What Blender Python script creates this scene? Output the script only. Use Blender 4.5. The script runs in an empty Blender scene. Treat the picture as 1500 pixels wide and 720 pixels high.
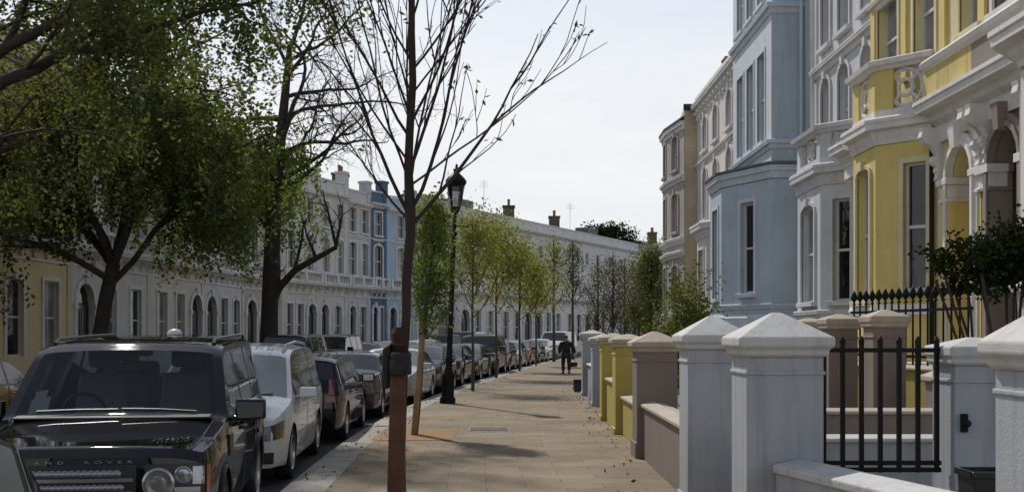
import bpy, bmesh, math, random
import numpy as np
from mathutils import Vector, Matrix, Quaternion
from mathutils.geometry import tessellate_polygon
R = math.radians
sc = bpy.context.scene
COL = sc.collection
F_PX, EYE, CX, HY = 1650.0, 1.75, 750.0, 488.0

# ------------------------------------------------------------------ objects
def tag(o, label=None, cat=None, group=None, kind=None):
    if label: o['label'] = label
    if cat: o['category'] = cat
    if group: o['group'] = group
    if kind: o['kind'] = kind
    return o

def empty(name, loc=(0, 0, 0), rz=0.0):
    o = bpy.data.objects.new(name, None)
    o.empty_display_size = 0.3
    o.location = loc
    o.rotation_euler = (0, 0, rz)
    COL.objects.link(o)
    return o

def link_mesh(name, me, parent=None, loc=(0, 0, 0)):
    o = bpy.data.objects.new(name, me)
    o.location = loc
    COL.objects.link(o)
    if parent is not None:
        o.parent = parent
    return o

KIDS = {}
def copy_tree(o, parent=None):
    c = o.copy()
    COL.objects.link(c)
    if parent is not None:
        c.parent = parent
    for ch in list(o.children):
        copy_tree(ch, c)
    return c

def smooth(me, ang=35):
    n = len(me.polygons)
    me.polygons.foreach_set('use_smooth', [True] * n)
    me.set_sharp_from_angle(angle=R(ang))

class MB:
    """collects polygons; build() links them as one mesh object"""
    def __init__(self):
        self.v = []; self.f = []; self.m = []
    def add(self, verts, faces, mi=0):
        b = len(self.v)
        self.v.extend([tuple(p) for p in verts])
        for f in faces:
            self.f.append(tuple(b + i for i in f)); self.m.append(mi)
    def poly(self, pts, mi=0):
        self.add(pts, [tuple(range(len(pts)))], mi)
    def box(self, x0, x1, y0, y1, z0, z1, mi=0):
        self.hexa([(x0, y0, z0), (x1, y0, z0), (x1, y1, z0), (x0, y1, z0),
                   (x0, y0, z1), (x1, y0, z1), (x1, y1, z1), (x0, y1, z1)], mi)
    def hexa(self, p, mi=0):
        self.add(p, [(0, 3, 2, 1), (4, 5, 6, 7), (0, 1, 5, 4), (1, 2, 6, 5), (2, 3, 7, 6), (3, 0, 4, 7)], mi)
    def tube(self, pts, rads, n=8, mi=0, cap=True):
        pts = [Vector(p) for p in pts]
        if not hasattr(rads, '__len__'): rads = [rads] * len(pts)
        rings = []
        up = None
        for i, p in enumerate(pts):
            d = (pts[min(i + 1, len(pts) - 1)] - pts[max(i - 1, 0)])
            if d.length < 1e-9: d = Vector((0, 0, 1))
            d.normalize()
            if up is None:
                up = Vector((1, 0, 0)) if abs(d.x) < .8 else Vector((0, 1, 0))
            a = d.cross(up)
            if a.length < 1e-5:
                up = Vector((0, 1, 0)); a = d.cross(up)
            a.normalize(); b = d.cross(a); up = -b if False else up
            rings.append([p + (a * math.cos(2 * math.pi * k / n) + b * math.sin(2 * math.pi * k / n)) * rads[i] for k in range(n)])
        base = len(self.v)
        for r in rings: self.v.extend([tuple(q) for q in r])
        for i in range(len(rings) - 1):
            for k in range(n):
                k2 = (k + 1) % n
                self.f.append((base + i * n + k, base + i * n + k2, base + (i + 1) * n + k2, base + (i + 1) * n + k)); self.m.append(mi)
        if cap:
            self.f.append(tuple(base + k for k in range(n))[::-1]); self.m.append(mi)
            e = base + (len(rings) - 1) * n
            self.f.append(tuple(e + k for k in range(n))); self.m.append(mi)
    def lathe(self, prof, c=(0, 0, 0), n=24, axis='z', mi=0):
        """prof: (radius, height) list"""
        base = len(self.v)
        for (r, h) in prof:
            for k in range(n):
                a = 2 * math.pi * k / n
                if axis == 'z': q = (c[0] + r * math.cos(a), c[1] + r * math.sin(a), c[2] + h)
                elif axis == 'y': q = (c[0] + r * math.cos(a), c[1] + h, c[2] + r * math.sin(a))
                else: q = (c[0] + h, c[1] + r * math.cos(a), c[2] + r * math.sin(a))
                self.v.append(q)
        for i in range(len(prof) - 1):
            for k in range(n):
                k2 = (k + 1) % n
                self.f.append((base + i * n + k, base + i * n + k2, base + (i + 1) * n + k2, base + (i + 1) * n + k)); self.m.append(mi)
    def mesh(self, name, mats, sm=None, fix=True):
        me = bpy.data.meshes.new(name)
        me.from_pydata(self.v, [], self.f)
        if not isinstance(mats, (list, tuple)): mats = [mats]
        for m in mats: me.materials.append(m)
        if len(mats) > 1:
            me.polygons.foreach_set('material_index', self.m)
        if fix:
            bm = bmesh.new(); bm.from_mesh(me)
            bmesh.ops.remove_doubles(bm, verts=bm.verts, dist=1e-4)
            bmesh.ops.recalc_face_normals(bm, faces=bm.faces)
            bm.to_mesh(me); bm.free()
        if sm: smooth(me, sm)
        me.update()
        return me
    def build(self, name, mats, parent=None, sm=None, fix=True, loc=(0, 0, 0)):
        return link_mesh(name, self.mesh(name, mats, sm, fix), parent, loc)

def bevel(o, w=.012, seg=2, ang=30):
    md = o.modifiers.new('edge', 'BEVEL')
    md.width = w; md.segments = seg; md.limit_method = 'ANGLE'; md.angle_limit = R(ang)
    return o

# ------------------------------------------------------------------ materials
def _mat(name):
    m = bpy.data.materials.new(name); m.use_nodes = True
    nt = m.node_tree
    return m, nt, nt.nodes['Principled BSDF'], nt.nodes['Material Output']

def N(nt, typ, **kw):
    n = nt.nodes.new(typ)
    for k, v in kw.items():
        if k.startswith('i_'):
            n.inputs[int(k[2:])].default_value = v
        else:
            setattr(n, k, v)
    return n

def ramp(nt, pts):
    n = nt.nodes.new('ShaderNodeValToRGB')
    el = n.color_ramp.elements
    while len(el) < len(pts): el.new(.5)
    for e, (p, c) in zip(el, pts):
        e.position = p; e.color = (c, c, c, 1) if not hasattr(c, '__len__') else (*c, 1)
    return n

def mixc(nt, a, b, fac, mode='MIX'):
    n = nt.nodes.new('ShaderNodeMix'); n.data_type = 'RGBA'; n.blend_type = mode
    for sock, val in ((n.inputs[6], a), (n.inputs[7], b), (n.inputs[0], fac)):
        if hasattr(val, 'links') or hasattr(val, 'is_linked'): nt.links.new(val, sock)
        elif hasattr(val, '__len__'): sock.default_value = (*val[:3], 1)
        else: sock.default_value = val
    return n.outputs[2]

def surf(name, base, rough=.75, var=.2, scale=1.2, bump=.25, bscale=40., dirt=0., dirtcol=(.12, .10, .08), metal=0., coat=0., spec=.5, space='world', streak=True):
    """painted/plain surface: large tone variation, vertical weather streaks, fine bump"""
    m, nt, b, out = _mat(name)
    L = nt.links
    if space == 'world':
        pos = N(nt, 'ShaderNodeNewGeometry').outputs['Position']
    else:
        pos = N(nt, 'ShaderNodeTexCoord').outputs['Object']
    n1 = N(nt, 'ShaderNodeTexNoise'); n1.inputs['Scale'].default_value = scale; n1.inputs['Detail'].default_value = 6; n1.inputs['Roughness'].default_value = .65
    L.new(pos, n1.inputs['Vector'])
    r1 = ramp(nt, [(.3, 1 - var), (.7, 1 + var * .25)])
    L.new(n1.outputs['Fac'], r1.inputs[0])
    col = mixc(nt, base, r1.outputs[0], 1.0, 'MULTIPLY')
    if dirt > 0:
        mp = N(nt, 'ShaderNodeMapping'); mp.inputs['Scale'].default_value = (5, 5, .35) if streak else (2, 2, 2)
        L.new(pos, mp.inputs['Vector'])
        n2 = N(nt, 'ShaderNodeTexNoise'); n2.inputs['Scale'].default_value = 1.3; n2.inputs['Detail'].default_value = 8; n2.inputs['Roughness'].default_value = .7
        L.new(mp.outputs[0], n2.inputs['Vector'])
        r2 = ramp(nt, [(.48, 0.), (.78, 1.)])
        L.new(n2.outputs['Fac'], r2.inputs[0])
        mm = N(nt, 'ShaderNodeMath', operation='MULTIPLY'); mm.inputs[1].default_value = dirt
        L.new(r2.outputs[0], mm.inputs[0])
        col = mixc(nt, col, dirtcol, mm.outputs[0])
    L.new(col, b.inputs['Base Color'])
    b.inputs['Roughness'].default_value = rough
    b.inputs['Metallic'].default_value = metal
    b.inputs['Coat Weight'].default_value = coat
    b.inputs['Coat Roughness'].default_value = .05
    b.inputs['Specular IOR Level'].default_value = spec
    if bump > 0:
        n3 = N(nt, 'ShaderNodeTexNoise'); n3.inputs['Scale'].default_value = bscale; n3.inputs['Detail'].default_value = 4
        L.new(pos, n3.inputs['Vector'])
        bp = N(nt, 'ShaderNodeBump'); bp.inputs['Strength'].default_value = bump; bp.inputs['Distance'].default_value = .01
        L.new(n3.outputs['Fac'], bp.inputs['Height']); L.new(bp.outputs[0], b.inputs['Normal'])
    return m

def stucco(name, base, dirt=.35, **k):
    return surf(name, base, rough=.8, var=.16, scale=.9, bump=.35, bscale=55, dirt=dirt, dirtcol=(base[0] * .42, base[1] * .39, base[2] * .35), **k)

def plain(name, base, rough=.5, metal=0., spec=.5, coat=0., noise=.12):
    return surf(name, base, rough=rough, var=noise, scale=6, bump=.08, bscale=90, metal=metal, spec=spec, coat=coat, space='object')

def paint(name, base, metal=.35, rough=.32):
    m, nt, b, out = _mat(name); L = nt.links
    pos = N(nt, 'ShaderNodeTexCoord').outputs['Object']
    n1 = N(nt, 'ShaderNodeTexNoise'); n1.inputs['Scale'].default_value = 2.2; n1.inputs['Detail'].default_value = 7; n1.inputs['Roughness'].default_value = .7
    L.new(pos, n1.inputs['Vector'])
    r1 = ramp(nt, [(.35, .86), (.7, 1.05)]); L.new(n1.outputs['Fac'], r1.inputs[0])
    L.new(mixc(nt, base, r1.outputs[0], 1.0, 'MULTIPLY'), b.inputs['Base Color'])
    rr = ramp(nt, [(.3, rough + .2), (.75, rough + .4)]); L.new(n1.outputs['Fac'], rr.inputs[0])
    L.new(rr.outputs[0], b.inputs['Roughness'])
    b.inputs['Metallic'].default_value = metal
    b.inputs['Coat Weight'].default_value = .85; b.inputs['Specular IOR Level'].default_value = .0
    cr = ramp(nt, [(.3, .01), (.85, .07)]); L.new(n1.outputs['Fac'], cr.inputs[0]); L.new(cr.outputs[0], b.inputs['Coat Roughness'])
    return m

def glass_dark(name, base=(.012, .014, .016), rough=.04, wav=.02):
    m, nt, b, out = _mat(name); L = nt.links
    pos = N(nt, 'ShaderNodeNewGeometry').outputs['Position']
    n1 = N(nt, 'ShaderNodeTexNoise'); n1.inputs['Scale'].default_value = .8; n1.inputs['Detail'].default_value = 2
    L.new(pos, n1.inputs['Vector'])
    r1 = ramp(nt, [(.3, .55), (.7, 1.6)]); L.new(n1.outputs['Fac'], r1.inputs[0])
    L.new(mixc(nt, base, r1.outputs[0], 1.0, 'MULTIPLY'), b.inputs['Base Color'])
    b.inputs['Roughness'].default_value = rough
    b.inputs['Specular IOR Level'].default_value = .6
    n2 = N(nt, 'ShaderNodeTexNoise'); n2.inputs['Scale'].default_value = 1.7
    L.new(pos, n2.inputs['Vector'])
    bp = N(nt, 'ShaderNodeBump'); bp.inputs['Strength'].default_value = wav; bp.inputs['Distance'].default_value = .3
    L.new(n2.outputs['Fac'], bp.inputs['Height']); L.new(bp.outputs[0], b.inputs['Normal'])
    return m

def glass_clear(name, tint=(.55, .6, .6), dust=.06):
    m, nt, b, out = _mat(name); L = nt.links
    tr = N(nt, 'ShaderNodeBsdfTransparent'); tr.inputs[0].default_value = (*tint, 1)
    gl = N(nt, 'ShaderNodeBsdfGlossy'); gl.inputs['Roughness'].default_value = .02; gl.inputs[0].default_value = (1, 1, 1, 1)
    fr = N(nt, 'ShaderNodeFresnel'); fr.inputs[0].default_value = 1.38
    mx = N(nt, 'ShaderNodeMixShader'); L.new(fr.outputs[0], mx.inputs[0]); L.new(tr.outputs[0], mx.inputs[1]); L.new(gl.outputs[0], mx.inputs[2])
    df = N(nt, 'ShaderNodeBsdfDiffuse'); df.inputs[0].default_value = (.5, .52, .52, 1)
    m2 = N(nt, 'ShaderNodeMixShader'); m2.inputs[0].default_value = dust
    L.new(mx.outputs[0], m2.inputs[1]); L.new(df.outputs[0], m2.inputs[2])
    L.new(m2.outputs[0], out.inputs[0])
    return m

def leafmat(name, base, trans=.35, var=.45):
    m, nt, b, out = _mat(name); L = nt.links
    pos = N(nt, 'ShaderNodeNewGeometry').outputs['Position']
    n1 = N(nt, 'ShaderNodeTexNoise'); n1.inputs['Scale'].default_value = 1.1; n1.inputs['Detail'].default_value = 5
    L.new(pos, n1.inputs['Vector'])
    r1 = ramp(nt, [(.3, 1 - var), (.7, 1 + var)]); L.new(n1.outputs['Fac'], r1.inputs[0])
    col = mixc(nt, base, r1.outputs[0], 1.0, 'MULTIPLY')
    d = N(nt, 'ShaderNodeBsdfDiffuse'); t = N(nt, 'ShaderNodeBsdfTranslucent')
    L.new(col, d.inputs[0])
    t2 = mixc(nt, col, (1.15, 1.1, .5), 1.0, 'MULTIPLY'); L.new(t2, t.inputs[0])
    mx = N(nt, 'ShaderNodeMixShader'); mx.inputs[0].default_value = trans
    L.new(d.outputs[0], mx.inputs[1]); L.new(t.outputs[0], mx.inputs[2])
    L.new(mx.outputs[0], out.inputs[0])
    return m

def slabmat(name, c1, c2, mortar, bw, rh, scale=1., rough=.85, msize=.012, bump=.4, stain=.5):
    """paving slabs laid out in the sheet's own UV metres"""
    m, nt, b, out = _mat(name); L = nt.links
    uv = N(nt, 'ShaderNodeUVMap').outputs[0]
    geo = N(nt, 'ShaderNodeNewGeometry').outputs['Position']
    br = N(nt, 'ShaderNodeTexBrick'); br.offset = .5
    br.inputs['Scale'].default_value = scale; br.inputs['Brick Width'].default_value = bw; br.inputs['Row Height'].default_value = rh
    br.inputs['Mortar Size'].default_value = msize; br.inputs['Mortar Smooth'].default_value = .3; br.inputs['Bias'].default_value = 0
    br.inputs['Color1'].default_value = (*c1, 1); br.inputs['Color2'].default_value = (*c2, 1); br.inputs['Mortar'].default_value = (*mortar, 1)
    L.new(uv, br.inputs['Vector'])
    n1 = N(nt, 'ShaderNodeTexNoise'); n1.inputs['Scale'].default_value = .55; n1.inputs['Detail'].default_value = 9; n1.inputs['Roughness'].default_value = .7
    L.new(geo, n1.inputs['Vector'])
    r1 = ramp(nt, [(.3, 1 - stain), (.62, 1.08)]); L.new(n1.outputs['Fac'], r1.inputs[0])
    n2 = N(nt, 'ShaderNodeTexNoise'); n2.inputs['Scale'].default_value = 30; n2.inputs['Detail'].default_value = 4
    L.new(geo, n2.inputs['Vector'])
    r2 = ramp(nt, [(.3, .85), (.7, 1.1)]); L.new(n2.outputs['Fac'], r2.inputs[0])
    col = mixc(nt, br.outputs['Color'], r1.outputs[0], 1.0, 'MULTIPLY')
    col = mixc(nt, col, r2.outputs[0], 1.0, 'MULTIPLY')
    # blackened chewing-gum spots
    vo = N(nt, 'ShaderNodeTexVoronoi'); vo.inputs['Scale'].default_value = 2.6; L.new(geo, vo.inputs['Vector'])
    r3 = ramp(nt, [(.045, .6), (.07, 1.)]); L.new(vo.outputs['Distance'], r3.inputs[0])
    col = mixc(nt, col, r3.outputs[0], 1.0, 'MULTIPLY')
    L.new(col, b.inputs['Base Color']); b.inputs['Roughness'].default_value = rough
    b.inputs['Specular IOR Level'].default_value = .3
    hm = N(nt, 'ShaderNodeMath', operation='MULTIPLY_ADD'); hm.inputs[1].default_value = -1.; hm.inputs[2].default_value = 1.
    L.new(br.outputs['Fac'], hm.inputs[0])
    ad = N(nt, 'ShaderNodeMath', operation='MULTIPLY_ADD'); ad.inputs[1].default_value = .25
    L.new(n2.outputs['Fac'], ad.inputs[0]); L.new(hm.outputs[0], ad.inputs[2])
    bp = N(nt, 'ShaderNodeBump'); bp.inputs['Strength'].default_value = bump; bp.inputs['Distance'].default_value = .008
    L.new(ad.outputs[0], bp.inputs['Height']); L.new(bp.outputs[0], b.inputs['Normal'])
    return m

def brickmat(name, c1, c2, mortar, s=1.0):
    m, nt, b, out = _mat(name); L = nt.links
    geo = N(nt, 'ShaderNodeNewGeometry').outputs['Position']
    sx = N(nt, 'ShaderNodeSeparateXYZ'); L.new(geo, sx.inputs[0])
    ad = N(nt, 'ShaderNodeMath', operation='ADD'); L.new(sx.outputs[0], ad.inputs[0]); L.new(sx.outputs[1], ad.inputs[1])
    cb = N(nt, 'ShaderNodeCombineXYZ'); L.new(ad.outputs[0], cb.inputs[0]); L.new(sx.outputs[2], cb.inputs[1])
    br = N(nt, 'ShaderNodeTexBrick'); br.inputs['Scale'].default_value = 1 * s; br.inputs['Brick Width'].default_value = .225; br.inputs['Row Height'].default_value = .075
    br.inputs['Mortar Size'].default_value = .006
    br.inputs['Color1'].default_value = (*c1, 1); br.inputs['Color2'].default_value = (*c2, 1); br.inputs['Mortar'].default_value = (*mortar, 1)
    L.new(cb.outputs[0], br.inputs['Vector'])
    n1 = N(nt, 'ShaderNodeTexNoise'); n1.inputs['Scale'].default_value = .8; n1.inputs['Detail'].default_value = 8; L.new(geo, n1.inputs['Vector'])
    r1 = ramp(nt, [(.3, .7), (.7, 1.08)]); L.new(n1.outputs['Fac'], r1.inputs[0])
    L.new(mixc(nt, br.outputs['Color'], r1.outputs[0], 1.0, 'MULTIPLY'), b.inputs['Base Color'])
    b.inputs['Roughness'].default_value = .9
    return m

# ------------------------------------------------------------------ street line
# slope of the near kerb line along Y; the street is a gentle arc bending right
_S = [(-30, -.16), (4, -.07), (12, -.045), (19.5, 0.), (27, .055), (34, .085), (45, .105), (61, .122), (72, .14), (85, .3), (100, .55), (150, .62)]
_Y = np.arange(-30, 151, .5)
_SL = np.interp(_Y, [a for a, b in _S], [b for a, b in _S])
_X = np.concatenate([[0], np.cumsum((_SL[1:] + _SL[:-1]) / 2 * .5)])
_X = _X - np.interp(19.5, _Y, _X) - 2.72
def kx(y): return float(np.interp(y, _Y, _X))
def ks(y): return float(np.interp(y, _Y, _SL))
_W = [(-30, 4.2), (0, 3.1), (5.5, 2.35), (8.4, 1.75), (16, 1.75), (20, 1.85), (27, 1.95), (33, 2.05), (46, 2.8), (61, 4.6), (77, 6.8), (90, 9.5), (120, 26), (150, 45)]
def wx(y): return float(np.interp(y, [a for a, b in _W], [b for a, b in _W]))
ROADW = 8.4
# ------------------------------------------------------------------ palette
M = {}
M['asphalt'] = surf('asphalt', (.05, .05, .052), rough=.85, var=.35, scale=.7, bump=.6, bscale=120, dirt=.35, dirtcol=(.025, .024, .022), streak=False)
M['earth'] = surf('earth', (.09, .085, .07), rough=.95, var=.4, scale=.6, bump=.6, bscale=20)
M['slab'] = slabmat('pavement_slabs', (.262, .203, .128), (.208, .160, .100), (.135, .106, .070), .9, .42, msize=.007, stain=.42)
M['kerb'] = slabmat('kerb_granite', (.36, .33, .28), (.29, .265, .23), (.10, .09, .08), .95, 5., msize=.012, stain=.35)
M['yard'] = slabmat('yard_paving', (.25, .24, .22), (.2, .19, .175), (.1, .1, .09), .45, .45, stain=.4)
M['grit'] = surf('resin_grit', (.31, .185, .085), rough=.95, var=.35, scale=5, bump=.8, bscale=90)
M['white_wall'] = stucco('white_masonry_paint', (.375, .392, .415), dirt=.7)
M['white_cap'] = stucco('white_coping', (.53, .52, .50), dirt=.55)
M['mauve_wall'] = stucco('mauve_brown_render', (.225, .178, .148), dirt=.4)
M['mauve_cap'] = stucco('mauve_coping', (.44, .37, .29), dirt=.5)
M['yellow_wall'] = stucco('yellow_wall_paint', (.46, .365, .085), dirt=.3)
M['cream_cap'] = stucco('cream_coping', (.45, .40, .29), dirt=.5)
M['grey_wall'] = stucco('blue_grey_wall_paint', (.36, .38, .42), dirt=.35)
M['iron'] = plain('black_iron', (.010, .009, .009), rough=.5, spec=.18)
M['slate'] = surf('slate', (.045, .045, .05), rough=.7, var=.4, scale=2.5, bump=.5, bscale=12)
M['lead'] = surf('lead', (.12, .125, .135), rough=.6, var=.3, scale=3, bump=.3)
M['wood'] = surf('stake_wood', (.12, .052, .027), rough=.85, var=.45, scale=6, bump=.7, bscale=30, dirt=.6, dirtcol=(.035, .018, .012))
M['pale_wood'] = surf('pale_stake_wood', (.30, .19, .10), rough=.85, var=.4, scale=6, bump=.6, bscale=30)
M['rubber'] = plain('black_rubber', (.008, .008, .008), rough=.7)
M['hessian'] = surf('hessian', (.055, .022, .014), rough=.95, var=.5, scale=12, bump=1., bscale=160)
M['plastic'] = plain('black_plastic', (.012, .012, .013), rough=.4)

def strip(name, fa, fb, z, mat, y0, y1, step=1.0, kind='structure', thick=0.):
    """sheet between two lines X = fa(y), fb(y); UV in metres along/across"""
    ys = np.arange(y0, y1 + step * .5, step)
    v = []; f = []; uv = []
    s = 0.
    for i, y in enumerate(ys):
        a, b = fa(y), fb(y)
        if i: s += math.hypot(step, fa(y) - fa(ys[i - 1]))
        v += [(a, y, z), (b, y, z)]; uv += [(0, s), (b - a, s)]
    for i in range(len(ys) - 1):
        f.append((2 * i, 2 * i + 1, 2 * i + 3, 2 * i + 2))
    n = len(v)
    if thick:
        for (a, b, c) in list(v): v.append((a, b, c - thick))
        uv += [(u - thick, w) for u, w in uv]
        for i in range(len(ys) - 1):
            f.append((n + 2 * i, 2 * i, 2 * i + 2, n + 2 * i + 2))
            f.append((2 * i + 1, n + 2 * i + 1, n + 2 * i + 3, 2 * i + 3))
    me = bpy.data.meshes.new(name); me.from_pydata(v, [], f); me.materials.append(mat)
    ul = me.uv_layers.new(name='UVMap')
    for li, l in enumerate(me.loops): ul.data[li].uv = uv[l.vertex_index]
    return tag(link_mesh(name, me), kind=kind)

g = MB(); g.poly([(-900, -300, -.14), (900, -300, -.14), (900, 1500, -.14), (-900, 1500, -.14)])
tag(g.build('ground', M['earth'], fix=False), kind='structure')
strip('road', lambda y: kx(y) - ROADW - .05, lambda y: kx(y) + .05, -.12, M['asphalt'], -14, 140)
strip('kerb', lambda y: kx(y), lambda y: kx(y) + .50, .004, M['kerb'], -14, 140, thick=.13)
strip('pavement', lambda y: kx(y) + .498, lambda y: wx(y) + .5, .0, M['slab'], -14, 140)
strip('front_garden_ground', lambda y: wx(y) + .498, lambda y: max(wx(y) + 1, 9.), .004, M['yard'], -14, 75)
strip('opposite_kerb', lambda y: kx(y) - ROADW - .3, lambda y: kx(y) - ROADW, .004, M['kerb'], -14, 140, thick=.13)
strip('opposite_pavement', lambda y: kx(y) - ROADW - 14, lambda y: kx(y) - ROADW - .298, .0, M['slab'], -14, 140)

# tree pits: bonded orange grit let into the slabs
def pit(x0, x1, y0, y1, z=.006):
    b = MB(); b.poly([(x0, y0, z), (x1, y0, z), (x1, y1, z), (x0, y1, z)])
    tag(b.build('tree_pit_ground', M['grit'], fix=False), kind='structure')
pit(-2.33, -.98, 18.45, 20.7)
pit(-1.7, -.2, 8.3, 9.9)

# ------------------------------------------------------------------ garden walls and gate piers
def pier(x, y, s, zs, zp, wm, cm, label, group=None, rz=0., plinth=0.1, over=.07, d=None, z0=0.):
    """x, y = the corner nearest road and camera; s width, zs shaft top, zp cap peak"""
    d = d or s
    root = empty('gate_pier', (x + s / 2, y + d / 2, z0), rz)
    tag(root, label, 'gate pier', group)
    zs -= z0; zp -= z0
    b = MB(); h, e = s / 2, d / 2
    b.box(-h, h, -e, e, 0 if not plinth else plinth - .01, zs)
    # incised shallow panel border: thin raised strip at the head of the shaft
    b.box(-h - .012, h + .012, -e - .012, e + .012, zs - .13, zs - .10)
    bevel(b.build('shaft', wm, root), .008)
    if plinth:
        b = MB(); b.box(-h - .025, h + .025, -e - .025, e + .025, 0, plinth); bevel(b.build('plinth', wm, root), .01)
    b = MB()
    prof = [(.0, zs), (.035, zs + .02), (.035, zs + .055), (over, zs + .085), (over, zs + .15)]
    rings = [[(-h - o, -e - o, z), (h + o, -e - o, z), (h + o, e + o, z), (-h - o, e + o, z)] for o, z in prof]
    for i in range(len(rings) - 1):
        for k in range(4):
            k2 = (k + 1) % 4
            b.poly([rings[i][k], rings[i][k2], rings[i + 1][k2], rings[i + 1][k]])
    t = .035
    top = [(-t, -t, zp), (t, -t, zp), (t, t, zp), (-t, t, zp)]
    for k in range(4):
        k2 = (k + 1) % 4
        b.poly([rings[-1][k], rings[-1][k2], top[k2], top[k]])
    b.poly(top); b.poly(rings[0][::-1])
    bevel(b.build('cap', cm, root), .012)
    return root

GP = 'gate piers along the pavement'
pier(1.75, 8.4, .575, 1.57, 1.91, M['white_wall'], M['white_cap'], 'large white gate pier with pyramid cap left of the iron gate', GP)
pier(1.78, 11.4, .585, 1.58, 1.93, M['white_wall'], M['white_cap'], 'white gate pier with pyramid cap between mauve pier and large white pier', GP)
pier(1.75, 15.8, .575, 1.48, 1.78, M['mauve_wall'], M['mauve_cap'], 'mauve brown gate pier with pale cap beside low mauve wall', GP, plinth=.22)
pier(1.80, 19.6, .52, 1.50, 1.74, M['yellow_wall'], M['cream_cap'], 'yellow gate pier just behind the mauve brown pier', GP, d=.62)
pier(1.80, 22.6, .52, 1.52, 1.76, M['yellow_wall'], M['cream_cap'], 'yellow gate pier farthest from the camera, beside the grey piers', GP)
pier(1.93, 27.0, .56, 1.48, 1.74, M['grey_wall'], M['white_cap'], 'blue grey gate pier next to the yellow piers', GP)
pier(1.98, 31.6, .56, 1.60, 1.85, M['grey_wall'], M['white_cap'], 'blue grey gate pier farther up, with flat pale cap by the man', GP)
pier(2.56, 5.35, .62, 1.56, 1.98, M['white_wall'], M['white_cap'], 'white gate pier cut by the right edge of the photo', GP)
pier(3.38, 8.6, .46, 1.50, 1.72, M['white_wall'], M['white_cap'], 'short white pier with iron latch right of the gate', GP, over=.05, z0=.0)
ip = 'small piers in the front gardens'
pier(4.62, 14.4, .42, 1.82, 2.06, M['mauve_wall'], M['mauve_cap'], 'mauve garden pier seen above the gate, nearer of the two', ip, over=.05)
pier(4.36, 15.5, .40, 1.80, 2.02, M['mauve_wall'], M['mauve_cap'], 'mauve garden pier seen above the gate, behind the nearer one', ip, over=.05)
pier(4.42, 17.3, .40, 1.78, 1.99, M['cream_cap'], M['cream_cap'], 'cream garden pier left of the two mauve garden piers', ip, over=.05)

def low_wall(name, label, pts, w, h, wm, cm, cap=.08, over=.04, cat='garden wall', group='front garden walls'):
    """straight low wall between two plan points, coping on top"""
    (ax, ay), (bx_, by_) = pts
    L = math.hypot(bx_ - ax, by_ - ay)
    root = empty(name, (ax, ay, 0), math.atan2(by_ - ay, bx_ - ax)); tag(root, label, cat, group)
    b = MB(); b.box(0, L, -w / 2, w / 2, 0, h - cap); bevel(b.build('wall_face', wm, root), .008)
    b = MB()
    h0 = h - cap
    sec = [(-w / 2 - over, h0), (w / 2 + over, h0), (w / 2 + over, h0 + cap * .6), (0, h), (-w / 2 - over, h0 + cap * .6)]
    n = len(sec)
    v = [(x, y, z) for x in (-.0, L) for y, z in sec]
    b.add(v, [tuple(range(n))[::-1], tuple(range(n, 2 * n))] + [(i, (i + 1) % n, n + (i + 1) % n, n + i) for i in range(n)])
    bevel(b.build('coping', cm, root), .012)
    return root
low_wall('garden_wall', 'low white garden wall with sloping coping under the gate', [(2.13, 8.395), (2.75, 5.98)], .36, .82, M['white_wall'], M['white_cap'], cap=.10, over=.03)
low_wall('garden_wall', 'low mauve garden wall with pale coping between two piers', [(1.98, 11.99), (1.98, 15.79)], .28, .80, M['mauve_wall'], M['mauve_cap'])
low_wall('garden_wall', 'low yellow garden wall between the two yellow piers', [(2.02, 20.23), (2.02, 22.59)], .26, .9, M['yellow_wall'], M['cream_cap'])
low_wall('garden_wall', 'low yellow wall between mauve pier and first yellow pier', [(2.06, 16.4), (2.04, 19.59)], .26, .7, M['yellow_wall'], M['cream_cap'])
low_wall('garden_wall', 'blue grey garden wall between the two grey piers', [(2.2, 27.57), (2.24, 31.59)], .26, .95, M['grey_wall'], M['white_cap'])
low_wall('garden_wall', 'blue grey garden wall beyond the last grey pier', [(2.25, 32.17), (3.0, 44)], .26, 1.25, M['grey_wall'], M['white_cap'])
low_wall('garden_wall', 'white step wall across the garden behind the iron gate', [(2.34, 10.2), (4.9, 10.2)], .25, .84, M['white_wall'], M['white_cap'], cap=.06)
low_wall('garden_wall', 'mauve party wall across the garden behind the white step wall', [(2.25, 11.7), (5.4, 11.7)], .25, .98, M['mauve_wall'], M['mauve_cap'], cap=.06)
low_wall('garden_wall', 'yellow garden wall carrying the spear railings', [(5.42, 18.0), (6.0, 14.6)], .3, 1.3, M['yellow_wall'], M['cream_cap'], cap=.07)
b = MB()
b.hexa([(4.95, 13.2, 0), (6.6, 13.2, 0), (6.6, 13.5, 0), (4.95, 13.5, 0), (4.95, 13.2, 1.18), (6.6, 13.2, 1.75), (6.6, 13.5, 1.75), (4.95, 13.5, 1.18)])
rt = empty('stair_wall', (0, 0, 0)); tag(rt, 'sloping mauve stair wall with pale coping behind the gate', 'stair wall')
b.build('wall_face', M['mauve_wall'], rt)
b = MB(); b.hexa([(4.9, 13.15, 1.182), (6.6, 13.15, 1.77), (6.6, 13.55, 1.77), (4.9, 13.55, 1.182), (4.9, 13.15, 1.25), (6.6, 13.15, 1.84), (6.6, 13.55, 1.84), (4.9, 13.55, 1.25)])
bevel(b.build('coping', M['mauve_cap'], rt), .015)

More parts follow.
